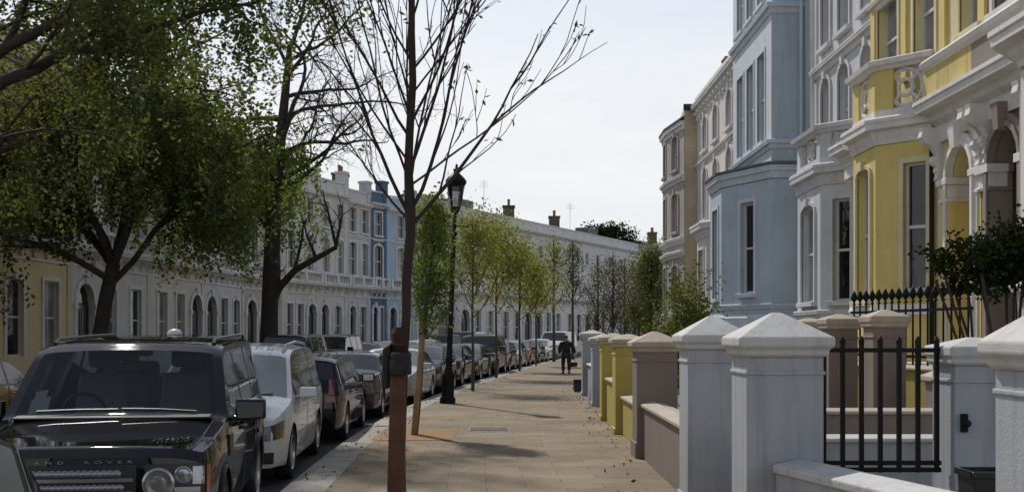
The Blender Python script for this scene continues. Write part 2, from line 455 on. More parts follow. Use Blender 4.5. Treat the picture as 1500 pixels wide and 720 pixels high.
# black iron gate between the large pier and the short pier
gt = empty('garden_gate', (2.40, 8.78, 0)); tag(gt, 'black iron bar gate between white piers', 'gate')
GW = .94
for i in range(7):
    x = .03 + i * (GW - .06) / 6
    b = MB()
    b.box(x - .0165, x + .0165, -.016, .016, .67, 1.68)
    b.lathe([(.0, 0), (.024, .0), (.024, .018), (.012, .04), (0, .055)], (x, 0, 1.68), 10)
    b.build('bar', M['iron'], gt)
for z in (1.62, .745, .69):
    b = MB(); b.box(0, GW, -.02, .02, z - .017, z + .017); b.build('rail', M['iron'], gt)
b = MB(); b.box(-.055, -.005, -.03, .03, .62, 1.72); b.lathe([(0, 0), (.036, 0), (.04, .03), (.02, .06), (0, .075)], (-.03, 0, 1.72), 12); b.build('gate_post', M['iron'], gt)
b = MB()
for i in range(0):  # small scroll behind the top rail
    cx_ = .2 + i * .27
    b.tube([(cx_ + .055 * math.cos(t) * (1 - t / 12), .0, 1.52 + .055 * math.sin(t) * (1 - t / 12)) for t in np.linspace(0, 8, 22)], .007, 5)
pass
b = MB(); b.box(3.42, 3.47, 8.56, 8.6, 1.0, 1.14); b.lathe([(0, -.0), (.03, -.0), (.03, -.05), (.02, -.06), (0, -.06)], (3.445, 8.56, 1.07), 10, 'y')
o = b.build('gate_latch', M['iron'])
tag(bevel(o, .006), 'black iron latch plate on the short white pier', 'latch')

# planter trough standing behind the low wall
pt_ = empty('planter_trough', (3.20, 7.6, 0)); pt_.scale = (.52, .7, 1); tag(pt_, 'black planter trough at the foot of the short white pier', 'planter')
b = MB(); b.hexa([(-.22, -.16, .0), (.22, -.16, .0), (.22, .16, .0), (-.22, .16, .0), (-.27, -.2, .80), (.27, -.2, .80), (.27, .2, .80), (-.27, .2, .80)])
bevel(b.build('tub', M['plastic'], pt_), .01)
b = MB()
for (x0, x1, y0, y1) in ((-.30, .30, -.23, -.18), (-.30, .30, .18, .23), (-.30, -.25, -.18, .18), (.25, .30, -.18, .18)): b.box(x0, x1, y0, y1, .79, .835)
bevel(b.build('rim', M['plastic'], pt_), .008)
b = MB(); b.box(-.25, .25, -.18, .18, .70, .775); b.build('potting_soil', M['earth'], pt_)

# spear railings on the yellow wall
rl = empty('spear_railing', (5.42, 18.0, 1.3), math.atan2(-3.4, .58)); tag(rl, 'black spear topped iron railings in front of the yellow bay', 'railing')
LR = 3.4
n = 17
for i in range(n):
    x = .1 + i * (LR - .2) / (n - 1)
    b = MB(); b.tube([(x, 0, 0), (x, 0, .93)], .016, 6)
    b.lathe([(0, 0), (.03, .0), (.035, .015), (.014, .03), (.02, .05), (.058, .10), (.045, .15), (.02, .2), (0, .24)], (x, 0, .90), 8)
    b.build('spear', M['iron'], rl, sm=50)
for z in (.12, .78):
    b = MB(); b.box(0, LR, -.012, .012, z - .02, z + .02); b.build('rail', M['iron'], rl)

# little post and box by the grey piers, access cover, stone
b = MB(); b.tube([(1.93, 27.8, 0), (2.02, 27.8, .84)], [.05, .045], 12); b.lathe([(.05, 0), (.065, .03), (.05, .07), (0, .09)], (2.02, 27.8, .83), 12)
ps = tag(b.build('low_post', M['white_cap'], sm=40), 'short leaning white post beside the grey pier', 'post')
ub = empty('utility_box', (1.98, 34.0, 0)); tag(ub, 'small dark box on the pavement against the far grey wall', 'utility box')
b = MB(); b.box(-.12, .12, -.2, .2, 0.02, .34); bevel(b.build('case', M['plastic'], ub), .015)
b = MB(); b.box(-.135, .135, -.22, .22, .34, .375); bevel(b.build('lid', M['plastic'], ub), .012)
ac = empty('access_cover', (-.42, 20.6, 0)); tag(ac, 'pale rectangular access cover let into the pavement', 'access cover')
b = MB(); b.box(-.38, .38, -.32, .32, -.05, .005); b.build('frame', M['lead'], ac)
b = MB(); b.box(-.34, .34, -.28, .28, -.045, .0085); b.build('cover_plate', M['kerb'], ac)

# ------------------------------------------------------------------ street lamp
M['lampglass'] = glass_clear('lantern_glass', (.96, .97, .96), .015)
lp = empty('street_lamp', (-1.62, 28.3, 0)); tag(lp, 'black victorian street lamp with glass lantern at the kerb', 'street lamp')
lp.rotation_euler = (0, R(2.2), 0)
b = MB()
b.lathe([(.0, 0), (.20, 0), (.20, .12), (.17, .16), (.155, .2), (.15, .62), (.165, .66), (.165, .72), (.12, .78), (.085, .9), (.085, 1.05), (.1, 1.08), (.1, 1.12), (.075, 1.16), (.07, 1.5), (.062, 2.4), (.058, 3.6), (.05, 4.4), (.048, 4.75)], n=20)
b.lathe([(.075, 1.9), (.085, 1.92), (.085, 1.98), (.065, 2.0)], n=20)
b.lathe([(.06, 4.2), (.09, 4.24), (.09, 4.3), (.06, 4.34)], n=20)
b.build('column', M['iron'], lp, sm=40)
b = MB(); b.tube([(-.34, 0, 4.45), (.34, 0, 4.45)], .016, 8)
for s_ in (-1, 1): b.lathe([(0, 0), (.03, .02), (.03, .05), (0, .07)], (s_ * .34, 0, 4.415), 8)
b.build('ladder_bar', M['iron'], lp)
b = MB()
b.lathe([(.0, 4.74), (.06, 4.75), (.11, 4.82), (.135, 4.9), (.13, 4.93)], n=6)
for k in range(6):
    a = 2 * math.pi * k / 6
    b.tube([(.13 * math.cos(a), .13 * math.sin(a), 4.9), (.225 * math.cos(a), .225 * math.sin(a), 5.5)], .008, 5)
b.lathe([(.225, 5.48), (.25, 5.49), (.25, 5.52), (.225, 5.53)], n=6)
b.build('lantern_frame', M['iron'], lp)
b = MB()
b.lathe([(.122, 4.92), (.215, 5.5)], n=6); b.build('lantern_glass', M['lampglass'], lp, fix=False)
b = MB(); b.lathe([(.0, 5.53), (.245, 5.515), (.27, 5.54), (.26, 5.60), (.18, 5.69), (.10, 5.76), (.07, 5.80), (.07, 5.84), (.095, 5.86), (.03, 5.93), (.035, 5.97), (0, 6.03)], n=24); b.build('lantern_hood', M['iron'], lp, sm=40)
b = MB(); b.lathe([(0, 4.93), (.02, 4.95), (.02, 5.0), (.035, 5.04), (.038, 5.11), (.02, 5.16), (0, 5.17)], n=12); b.build('lamp_bulb', plain('frosted_bulb', (.6, .6, .55), .4), lp, sm=40)
# ------------------------------------------------------------------ house kit
class Fr:
    """a vertical plane over p0->p1; its outward normal is on the right hand"""
    def __init__(s, p0, p1):
        s.o = p0; s.L = math.hypot(p1[0] - p0[0], p1[1] - p0[1])
        s.u = ((p1[0] - p0[0]) / s.L, (p1[1] - p0[1]) / s.L); s.n = (s.u[1], -s.u[0])
    def P(s, u, z, w=0.):
        return (s.o[0] + s.u[0] * u + s.n[0] * w, s.o[1] + s.u[1] * u + s.n[1] * w, z)

def fbox(mb, fr, u0, u1, z0, z1, w0, w1, mi=0):
    mb.hexa([fr.P(u0, z0, w0), fr.P(u1, z0, w0), fr.P(u1, z0, w1), fr.P(u0, z0, w1),
             fr.P(u0, z1, w0), fr.P(u1, z1, w0), fr.P(u1, z1, w1), fr.P(u0, z1, w1)], mi)

def op(u0, u1, z0, z1, rise=0., **k):
    d = dict(u0=u0, u1=u1, z0=z0, z1=z1, rise=rise); d.update(k); return d

def outline(o, g=0., n=9, gb=None):
    gb = g if gb is None else gb
    u0, u1, z0, z1 = o['u0'] - g, o['u1'] + g, o['z0'] - gb, o['z1'] + g
    p = [(u0, z0), (u1, z0)]
    if o['rise'] <= 0: return p + [(u1, z1), (u0, z1)]
    r = o['rise'] + g; zs = z1 - r; c = (u0 + u1) / 2; a = (u1 - u0) / 2
    return p + [(c + a * math.cos(t), zs + r * math.sin(t)) for t in np.linspace(0, math.pi, n)]

def panel(mb, fr, U0, U1, z0, z1, ops, depth=.18, mi=0, w=0.):
    loops = [[(U0, z0), (U1, z0), (U1, z1), (U0, z1)]] + [outline(o) for o in ops]
    pts = [p for l in loops for p in l]
    tris = tessellate_polygon([[Vector((a, b, 0)) for a, b in l] for l in loops])
    fs = []
    for t in tris:
        a, b_, c = [pts[i] for i in t]
        if (b_[0] - a[0]) * (c[1] - a[1]) - (b_[1] - a[1]) * (c[0] - a[0]) < 0: t = (t[0], t[2], t[1])
        fs.append(tuple(t))
    mb.add([fr.P(u, z, w) for u, z in pts], fs, mi)
    for l in loops[1:]:
        n = len(l)
        for i in range(n):
            a, b_ = l[i], l[(i + 1) % n]
            mb.poly([fr.P(*a, w), fr.P(*b_, w), fr.P(*b_, w - depth), fr.P(*a, w - depth)], mi)

def ring(mb, fr, a, b_, w0, w1, mi=0, skip_bottom=False):
    """flat ring between outline a (outer) and b_ (inner), from w0 to w1 (front)"""
    n = len(a)
    for i in range(n):
        j = (i + 1) % n
        if skip_bottom and i == 0: continue
        mb.poly([fr.P(*a[i], w1), fr.P(*a[j], w1), fr.P(*b_[j], w1), fr.P(*b_[i], w1)], mi)
        mb.poly([fr.P(*a[i], w0), fr.P(*a[j], w0), fr.P(*a[j], w1), fr.P(*a[i], w1)], mi)
        mb.poly([fr.P(*b_[i], w1), fr.P(*b_[j], w1), fr.P(*b_[j], w0), fr.P(*b_[i], w0)], mi)

def sweep(mb, path, prof, mi=0):
    """closed profile (out, z) run along a plan path, mitred; out is to the right of the path"""
    ns = []
    for i in range(len(path)):
        segs = []
        if i > 0: segs.append((path[i - 1], path[i]))
        if i < len(path) - 1: segs.append((path[i], path[i + 1]))
        nn = [Vector((b_[1] - a[1], -(b_[0] - a[0]))).normalized() for a, b_ in segs]
        if len(nn) == 2:
            m = (nn[0] + nn[1]); m.normalize(); m /= max(.3, m.dot(nn[0]))
        else: m = nn[0]
        ns.append(m)
    k = len(prof)
    v = [(p[0] + m.x * o, p[1] + m.y * o, z) for p, m in zip(path, ns) for o, z in prof]
    f = []
    for i in range(len(path) - 1):
        for j in range(k):
            j2 = (j + 1) % k
            f.append((i * k + j, i * k + j2, (i + 1) * k + j2, (i + 1) * k + j))
    f.append(tuple(range(k))); f.append(tuple((len(path) - 1) * k + j for j in range(k))[::-1])
    mb.add(v, f, mi)

def corn(z0, z1, out, inn=-.02):
    """moulded cornice section, bed mould at z0 to top at z1"""
    h = z1 - z0
    return [(inn, z0), (.03, z0), (.05, z0 + .15 * h), (.35 * out, z0 + .30 * h), (.45 * out, z0 + .5 * h), (.9 * out, z0 + .55 * h),
            (.92 * out, z0 + .75 * h), (out, z0 + .8 * h), (out, z0 + .93 * h), (out * .8, z1), (inn, z1 + .01)]

def bracket(mb, fr, u, zt, h, p, w, mi=0):
    prof = [(0, zt - h), (.06, zt - h), (.12 * 1, zt - h * .92), (.10, zt - h * .8), (.09, zt - h * .6), (p * .45, zt - h * .42), (p * .8, zt - h * .33),
            (p, zt - h * .2), (p * .95, zt - h * .08), (p, zt), (0, zt)]
    k = len(prof)
    v = [fr.P(u + s * w / 2, z, o) for s in (-1, 1) for o, z in prof]
    mb.add(v, [tuple(range(k))[::-1], tuple(range(k, 2 * k))] + [(i, (i + 1) % k, k + (i + 1) % k, k + i) for i in range(k)], mi)

SPLIT = {'bay_cornice', 'pilaster', 'capital', 'balcony_pier', 'string_course', 'pilaster_strip', 'entrance_steps', 'entablature', 'front_door_', 'door_step'}
def islands(mb):
    par = list(range(len(mb.v)))
    def find(i):
        while par[i] != i: par[i] = par[par[i]]; i = par[i]
        return i
    for f in mb.f:
        a = find(f[0])
        for i in f[1:]: par[find(i)] = a
    gr = {}
    for k, f in enumerate(mb.f): gr.setdefault(find(f[0]), []).append(k)
    out = []
    for ks_ in gr.values():
        q = MB(); idx = {}
        for k in ks_:
            nf = []
            for i in mb.f[k]:
                if i not in idx: idx[i] = len(q.v); q.v.append(mb.v[i])
                nf.append(idx[i])
            q.f.append(tuple(nf)); q.m.append(mb.m[k])
        out.append(q)
    return out

class House:
    def __init__(s, name, loc, label, cat='house', group=None):
        s.root = empty(name, (loc[0], loc[1], 0)); tag(s.root, label, cat, group)
        s.off = (-loc[0], -loc[1], 0)
    def part(s, mb, name, mats, parent=None, sm=None, bv=0., fix=True):
        if name in SPLIT:
            pcs = islands(mb)
            if len(pcs) > 1:
                for q in pcs: o = s.part1(q, name, mats, parent, sm, bv, fix)
                return o
        return s.part1(mb, name, mats, parent, sm, bv, fix)
    def part1(s, mb, name, mats, parent=None, sm=None, bv=0., fix=True):
        o = mb.build(name, mats, parent or s.root, sm, fix, loc=s.off if parent is None else (0, 0, 0))
        if bv: bevel(o, bv, 1)
        return o
    def window(s, fr, o, depth=.18, frame='sash_white', pane='pane', trim=None, tw=.13, sill=True, bars=0, mid=True, t=.055, prd=.05):
        b = MB(); inn = dict(o); inn = op(o['u0'] + t, o['u1'] - t, o['z0'] + t, o['z1'] - t, max(0, o['rise'] - t) if o['rise'] else 0.)
        ring(b, fr, outline(op(o['u0'] + .002, o['u1'] - .002, o['z0'] + .002, o['z1'] - .002, o['rise'])), outline(inn), -depth, -depth + .06)
        zc = (o['z0'] + o['z1']) / 2
        if mid: fbox(b, fr, inn['u0'], inn['u1'], zc - .03, zc + .03, -depth + .001, -depth + .066)
        for k in range(bars):
            uc = inn['u0'] + (inn['u1'] - inn['u0']) * (k + 1) / (bars + 1)
            fbox(b, fr, uc - .018, uc + .018, inn['z0'], inn['z1'] - (inn['rise'] * .12), -depth + .003, -depth + .05)
        wn = s.part(b, 'window', M[frame])
        b = MB(); b.poly([fr.P(*p, -depth + .015) for p in outline(inn)]); s.part(b, 'pane', M[pane], wn, fix=False)
        if trim:
            b = MB(); ring(b, fr, outline(o, tw, gb=.0), outline(o, 0.), -.02, prd, skip_bottom=True)
            if o['rise']: fbox(b, fr, (o['u0'] + o['u1']) / 2 - .09, (o['u0'] + o['u1']) / 2 + .09, o['z1'] - .03, o['z1'] + tw + .07, 0, prd + .05)
            s.part(b, 'surround', trim, wn)
        if sill:
            b = MB(); fbox(b, fr, o['u0'] - .12, o['u1'] + .12, o['z0'] - .11, o['z0'] + .003, -.03, .13); s.part(b, 'sill', trim or M['white_trim'], wn, bv=.008)
        return wn
    def door(s, fr, o, depth, mat, recess=None):
        """panelled door with fanlight set back in its opening"""
        b = MB(); zt = o['z1'] - max(o['rise'], .45)
        d0 = -depth
        fbox(b, fr, o['u0'] + .06, o['u1'] - .06, o['z0'], zt - .04, d0, d0 + .05)
        um = (o['u0'] + o['u1']) / 2
        for (a, c) in ((o['u0'] + .16, um - .05), (um + .05, o['u1'] - .16)):
            for (e, f_) in ((o['z0'] + .18, o['z0'] + .85), (o['z0'] + 1.0, zt - .2)):
                ring(b, fr, [(a, e), (c, e), (c, f_), (a, f_)], [(a + .05, e + .05), (c - .05, e + .05), (c - .05, f_ - .05), (a + .05, f_ - .05)], d0 + .045, d0 + .07)
        dr = s.part(b, 'door', M[mat])
        b = MB(); c = fr.P(um + (o['u1'] - um) * .62, o['z0'] + 1.02, d0 + .05)
        b.tube([c, (c[0] + fr.n[0] * .07, c[1] + fr.n[1] * .07, c[2])], .035, 8); s.part(b, 'door_knob', M['brass'], dr)
        b = MB(); f2 = op(o['u0'] + .06, o['u1'] - .06, zt, o['z1'] - .05, max(0, o['rise'] - .05))
        b.poly([fr.P(*p, d0 + .02) for p in outline(f2)]); s.part(b, 'fanlight', M['pane'], dr, fix=False)
        return dr

def chimney(h, roof, x, y, z, w=.7, d=1.6, hh=1.6, pots=4, mat='stock_brick'):
    b = MB(); b.box(x - w / 2, x + w / 2, y - d / 2, y + d / 2, z, z + hh)
    b.box(x - w / 2 - .07, x + w / 2 + .07, y - d / 2 - .07, y + d / 2 + .07, z + hh, z + hh + .14)
    for k in range(pots):
        yy = y - d / 2 + d * (k + .5) / pots
        b.lathe([(.12, 0), (.105, .45), (.13, .5), (.13, .55), (.09, .55), (.085, .2)], (x, yy, z + hh + .135), 10, mi=1)
    return h.part(b, 'chimney', [M[mat], M['terracotta']], roof)

M['cream_trim'] = stucco('cream_trim_paint', (.68, .61, .40), dirt=.4)
M['white_trim'] = stucco('white_trim_paint', (0.74, 0.72, 0.69), dirt=.45)
M['sash_white'] = plain('sash_white', (.62, .62, .60), rough=.45)
M['sash_grey'] = plain('sash_grey', (.30, .30, .30), rough=.5)
M['sash_dark'] = plain('sash_dark', (.05, .05, .05), rough=.5)
M['pane'] = glass_dark('window_pane')
M['pane_pale'] = glass_dark('pale_grey_pane', (.20, .20, .205), .12)  # opaque pane with a pale grey base
M['pane_mid'] = glass_dark('dim_pane', (.07, .07, .075), .08)
M['brass'] = plain('brass', (.5, .35, .12), rough=.3, metal=1.)
M['stock_brick'] = brickmat('stock_brick', (.16, .12, .085), (.11, .08, .06), (.15, .13, .11))
M['cream_brick'] = brickmat('cream_brick', (.62, .53, .36), (.55, .46, .31), (.54, .47, .34))
M['red_brick'] = brickmat('red_brick', (.26, .07, .045), (.2, .055, .04), (.22, .16, .13))
M['terracotta'] = surf('terracotta', (.30, .12, .06), var=.4, scale=5)
M['yellow'] = stucco('yellow_stucco', (0.70, 0.555, 0.185), dirt=.3)
M['pale_yellow'] = stucco('pale_yellow_stucco', (0.72, 0.63, 0.32), dirt=.45)
M['mauve'] = stucco('mauve_stucco', (0.27, 0.22, 0.195), dirt=.25)
M['white'] = stucco('white_stucco', (0.68, 0.66, 0.63), dirt=.5)
M['greywhite'] = stucco('grey_white_stucco', (0.60, 0.60, 0.615), dirt=.5)
M['offwhite'] = stucco('off_white_stucco', (0.66, 0.63, 0.58), dirt=.5)
M['far_white'] = stucco('far_white_stucco', (.74, .73, .72), dirt=.35)
M['blue'] = stucco('pale_blue_stucco', (0.47, 0.54, 0.6), dirt=.45)
M['blue_trim_lit'] = stucco('blue_trim_and_lit_front', (0.6, 0.65, 0.7), dirt=.4)  # trim paint, also the sunlit tone painted on the upper front
M['pink'] = stucco('pinkish_stucco', (0.72, 0.67, 0.64), dirt=.35)
M['stone_grey'] = stucco('grey_stone_paint', (0.42, 0.39, 0.35), dirt=.5)
M['cream_l'] = stucco('cream_stucco', (0.72, 0.6, 0.34), dirt=.45)
M['deep_blue'] = stucco('deep_blue_stucco', (.09, .155, .24), dirt=.2)
M['sky_blue'] = stucco('sky_blue_stucco', (0.42, 0.55, 0.68), dirt=.3)
M['taupe'] = stucco('taupe_stucco', (0.5, 0.45, 0.4), dirt=.5)
M['door_black'] = plain('black_door', (.015, .015, .017), rough=.25)
M['door_blue'] = plain('blue_door', (.02, .04, .09), rough=.3)
M['door_green'] = plain('green_door', (.02, .06, .04), rough=.3)
M['door_red'] = plain('red_door', (.14, .02, .02), rough=.3)

# ------------------------------------------------------------------ terrace across the road and the far terrace
def terrace_house(p0, p1, H, wall, trim, label, group, door='door_black', door_first=True, nwin=2, gr_top=3.65, pier_=True, corn_z=5.0,
                  porch=True, second=(8.7, 10.35), first=(5.75, 8.0), depth=9., chim=None, paned='pane', roofstep=0., strip_=None, simple=False, ground_bars=0, blank=0, aerial=None, dormer=False):
    fr = Fr(p0, p1); L = fr.L
    h = House('terrace_house', ((p0[0] + p1[0]) / 2, (p0[1] + p1[1]) / 2), label, 'house', group)
    W = M[wall]; T = M[trim]
    dw = min(1.5, L * .24)
    ops = []; wins = []; doors = []
    # ground floor: one door bay and windows
    du0 = .35 if door_first else L - .35 - dw
    d_ = op(du0, du0 + dw, .18, gr_top, dw / 2); ops.append(d_); doors.append(d_)
    a0, a1 = (du0 + dw + .3, L - .3) if door_first else (.3, du0 - .3)
    ng = 2 if a1 - a0 > 2.6 else 1
    for k in range(ng):
        c = a0 + (a1 - a0) * (k + .5) / ng; hw = min(.55, (a1 - a0) / ng * .32)
        o = op(c - hw, c + hw, 1.0, gr_top - .05, .0 if (k + int(L * 10)) % 3 else .25); ops.append(o); wins.append((o, 1))
    for (z0, z1), nn, fl in (((first, nwin, 2), (second, nwin, 3)) if not simple else ((second, nwin, 3),)):
        for k in range(nn):
            if blank and (k % blank == blank - 1): continue
            c = L * (k + .5) / nn; hw = .5 if fl == 2 else .45
            hw = min(hw, L / nn * .3)
            o = op(c - hw, c + hw, z0, z1, .0 if fl == 3 or simple else .22); ops.append(o); wins.append((o, fl))
    b = MB(); panel(b, fr, 0, L, -.1, H, ops, .2)
    b.poly([fr.P(0, -.1), fr.P(0, H), fr.P(0, H, -depth), fr.P(0, -.1, -depth)])
    b.poly([fr.P(L, -.1), fr.P(L, -.1, -depth), fr.P(L, H, -depth), fr.P(L, H)])
    b.poly([fr.P(0, -.1, -depth), fr.P(0, H, -depth), fr.P(L, H, -depth), fr.P(L, -.1, -depth)])
    b.poly([fr.P(0, H, 0), fr.P(L, H, 0), fr.P(L, H, -.3), fr.P(0, H, -.3)])
    b.poly([fr.P(0, H - .5, -.3), fr.P(L, H - .5, -.3), fr.P(L, H, -.3), fr.P(0, H, -.3)])
    h.part(b, 'wall', W, fix=False)
    for o, fl in wins:
        pn = ('pane_mid', 'pane_pale', paned, 'pane_pale', 'pane_mid', 'pane_mid')[(fl * 2 + int(o['u0'] * 7) + int(p0[1])) % 6]
        h.window(fr, o, .16, 'sash_white', pn, T if not (simple and fl == 3) else None, .14 if fl < 3 else .1, sill=fl > 1, mid=True)
    for o in doors:
        h.door(fr, o, .19, door)
        b = MB(); ring(b, fr, outline(o, .2, gb=0), outline(o, 0), -.02, .09, skip_bottom=True)
        fbox(b, fr, o['u0'] - .26, o['u0'] - .002, o['z1'] - o['rise'] - .22, o['z1'] - o['rise'] - .02, -.01, .13)
        fbox(b, fr, o['u1'] + .002, o['u1'] + .26, o['z1'] - o['rise'] - .22, o['z1'] - o['rise'] - .02, -.01, .13)
        fbox(b, fr, (o['u0'] + o['u1']) / 2 - .12, (o['u0'] + o['u1']) / 2 + .12, o['z1'] - .04, o['z1'] + .32, .0, .15)
        h.part(b, 'door_surround', T)
        b = MB(); fbox(b, fr, o['u0'] - .3, o['u1'] + .3, -.1, .0995, .0, .75); fbox(b, fr, o['u0'] - .1, o['u1'] + .1, .09, .18, .0, .4); h.part(b, 'door_step', M['white_cap'])
    P = [fr.P(0, 0)[:2], fr.P(L, 0)[:2]]
    b = MB(); sweep(b, P, corn(corn_z - .38, corn_z, .5)); sweep(b, P, [(-.01, corn_z - .75), (.06, corn_z - .75), (.06, corn_z - .66), (-.01, corn_z - .66)])
    k = max(3, int(L / .9))
    for i in range(k + 1):
        bracket(b, fr, .14 + (L - .28) * i / k, corn_z - .28, .36, .3, .12)
    h.part(b, 'cornice', T)
    # balcony rail over the cornice
    b = MB()
    if simple: k = 0
    else:  fbox(b, fr, .05, L - .05, corn_z + .55, corn_z + .66, .22, .42); fbox(b, fr, .05, L - .05, corn_z + .012, corn_z + .1, .24, .40)
    for i in range(int(L / .3) if not simple else 0):
        u = .15 + i * .3
        b.lathe([(.05, 0), (.065, .1), (.045, .2), (.035, .32), (.05, .45)], fr.P(u, corn_z + .1, .32), 6)
    if not simple:
        for u in (.2, L / 2, L - .2): fbox(b, fr, u - .14, u + .14, corn_z + .012, corn_z + .70, .2, .44)
        h.part(b, 'balustrade', T)
    b = MB(); sweep(b, P, corn(8.3, 8.48, .1)); sweep(b, P, corn(H - 1.1, H - .75, .35)); sweep(b, P, [(-.31, H + .0), (.06, H), (.06, H + .1), (-.31, H + .12)])
    h.part(b, 'string_course', T)
    if pier_:
        b = MB()
        for u0, u1 in ((0.005, .34), (L - .34, L - .005)):
            fbox(b, fr, u0, u1, .0, H + .12, .0, .05)
        fbox(b, fr, L - .5, L + .12, H - .2, H + .75, -.6, .06)
        fbox(b, fr, L - .56, L + .18, H + .75, H + .92, -.66, .12)
        h.part(b, 'pilaster', W)
    if strip_:
        b = MB(); fbox(b, fr, L - 1.2, L - .36, corn_z + .02, H - 1.15, -.02, .04); h.part(b, 'brick_strip', M[strip_])
    b = MB(); zz = H - .5
    b.poly([fr.P(0, zz, -.3), fr.P(L, zz, -.3), fr.P(L, zz + 1.3 + roofstep, -4.5), fr.P(0, zz + 1.3 + roofstep, -4.5)])
    b.poly([fr.P(0, zz + 1.3 + roofstep, -4.5), fr.P(L, zz + 1.3 + roofstep, -4.5), fr.P(L, zz, -depth), fr.P(0, zz, -depth)])
    b.poly([fr.P(0, zz, -.3), fr.P(0, zz + 1.3 + roofstep, -4.5), fr.P(0, zz, -depth)]); b.poly([fr.P(L, zz, -.3), fr.P(L, zz, -depth), fr.P(L, zz + 1.3 + roofstep, -4.5)])
    rf = h.part(b, 'roof', M['slate'], fix=False)
    if dormer:
        b = MB(); fbox(b, fr, L * .3, L * .7, H - .3, H + 1.0, -2.6, -1.2); h.part(b, 'dormer', M['lead'], rf)
    if chim is not None:
        q = fr.P(chim * L, 0, -2.2); chimney(h, rf, q[0], q[1], H - .3, 1.0, 1.3, 1.7 + roofstep, 4)
    if aerial is not None:
        q = fr.P(aerial * L, 0, -2.0); b = MB(); b.tube([(q[0], q[1], H), (q[0], q[1], H + 3.2)], .016, 5)
        for k in range(4): b.tube([(q[0] - .4 + .03 * k, q[1], H + 2.6 + .15 * k), (q[0] + .4 - .03 * k, q[1], H + 2.6 + .15 * k)], .008, 4)
        h.part(b, 'aerial', M['iron'], rf)
    return h

LG = 'terrace across the road'
LP = [(-17.1, 26.5), (-16.75, 34.0), (-16.25, 41.5), (-15.75, 49.0), (-15.35, 56.0), (-14.9, 62.5), (-13.9, 67.9), (-12.5, 72.6), (-11.2, 76.3), (-10.0, 79.3), (-9.05, 81.1), (-7.3, 84.2), (-4.2, 87.0)]
LH = [
    ('offwhite', 'white_trim', 'off white terrace house at the left edge behind the leaves', 'door_blue', True, 3, {}),
    ('cream_l', 'white_trim', 'cream yellow terrace house with white arched porch across the road', 'door_black', True, 3, {}),
    ('white', 'white_trim', 'white terrace house right beside the cream one across the road', 'door_black', True, 3, dict(chim=.9)),
    ('offwhite', 'white_trim', 'off white terrace house with blue arched door across the road', 'door_blue', False, 3, {}),
    ('greywhite', 'white_trim', 'grey white terrace house behind the leaning tree trunk foliage', 'door_green', True, 3, dict(chim=.9)),
    ('taupe', 'white_trim', 'taupe terrace house with red brick strip behind the bare tree', 'door_black', True, 2, dict(strip_='red_brick', chim=.8)),
    ('offwhite', 'white_trim', 'off white terrace house just right of the red brick strip', 'door_black', False, 2, dict(chim=.95)),
    ('white', 'white_trim', 'white terrace house left of the narrow blue houses', 'door_blue', True, 2, {}),
    ('greywhite', 'white_trim', 'pale grey narrow terrace house next to the deep blue one', 'door_black', True, 2, dict(chim=.9)),
    ('deep_blue', 'white_trim', 'deep blue narrow terrace house at the bend', 'door_black', True, 1, {}),
    ('sky_blue', 'white_trim', 'sky blue narrow terrace house beside the deep blue one', 'door_blue', True, 1, {}),
    ('greywhite', 'white_trim', 'pale terrace house hidden by the young green tree at the bend', 'door_black', True, 2, {}),
]
for i, (wall, trim, label, dcol, df, nw, kw) in enumerate(LH):
    terrace_house(LP[i], LP[i + 1], 11.5 + (.25 if i % 2 else 0), wall, trim, label, LG, dcol, df, nw, **kw)
FG = 'long white terrace round the bend'
FA, FB = (-4.2, 87.0), (13.9, 124.)
FH = [
    ('greywhite', 'white far terrace house with raised roof and aerials behind the lamp', dict(roofstep=.7, chim=.55, aerial=.3, dormer=True)),
    ('white', 'white far terrace house under the big dark chimney stack', dict(chim=.95, aerial=.2)),
    ('greywhite', 'white far terrace house third from the lamp side', dict(chim=None)),
    ('white', 'white far terrace house with four windows behind the saplings', dict(chim=.4, aerial=.9)),
    ('greywhite', 'white far terrace house second from the right end', dict(dormer=True)),
    ('white', 'white far terrace house at the right end of its row', dict(chim=.6)),
]
for i, (wall, label, kw) in enumerate(FH):
    a, c = i / 6, (i + 1) / 6
    p0 = (FA[0] + (FB[0] - FA[0]) * a, FA[1] + (FB[1] - FA[1]) * a); p1 = (FA[0] + (FB[0] - FA[0]) * c, FA[1] + (FB[1] - FA[1]) * c)
    terrace_house(p0, p1, 11.5, 'far_white', 'far_white', label, FG, 'door_black', i % 2 == 0, 2 if i != 3 else 3, simple=True, pier_=False, first=(5.6, 7.7), second=(8.4, 9.6), **kw)
terrace_house((17.5, 131.), (21.0, 137.), 12.2, 'offwhite', 'white_trim', 'pale distant house at the end of the white terrace', None, nwin=2, chim=.3)

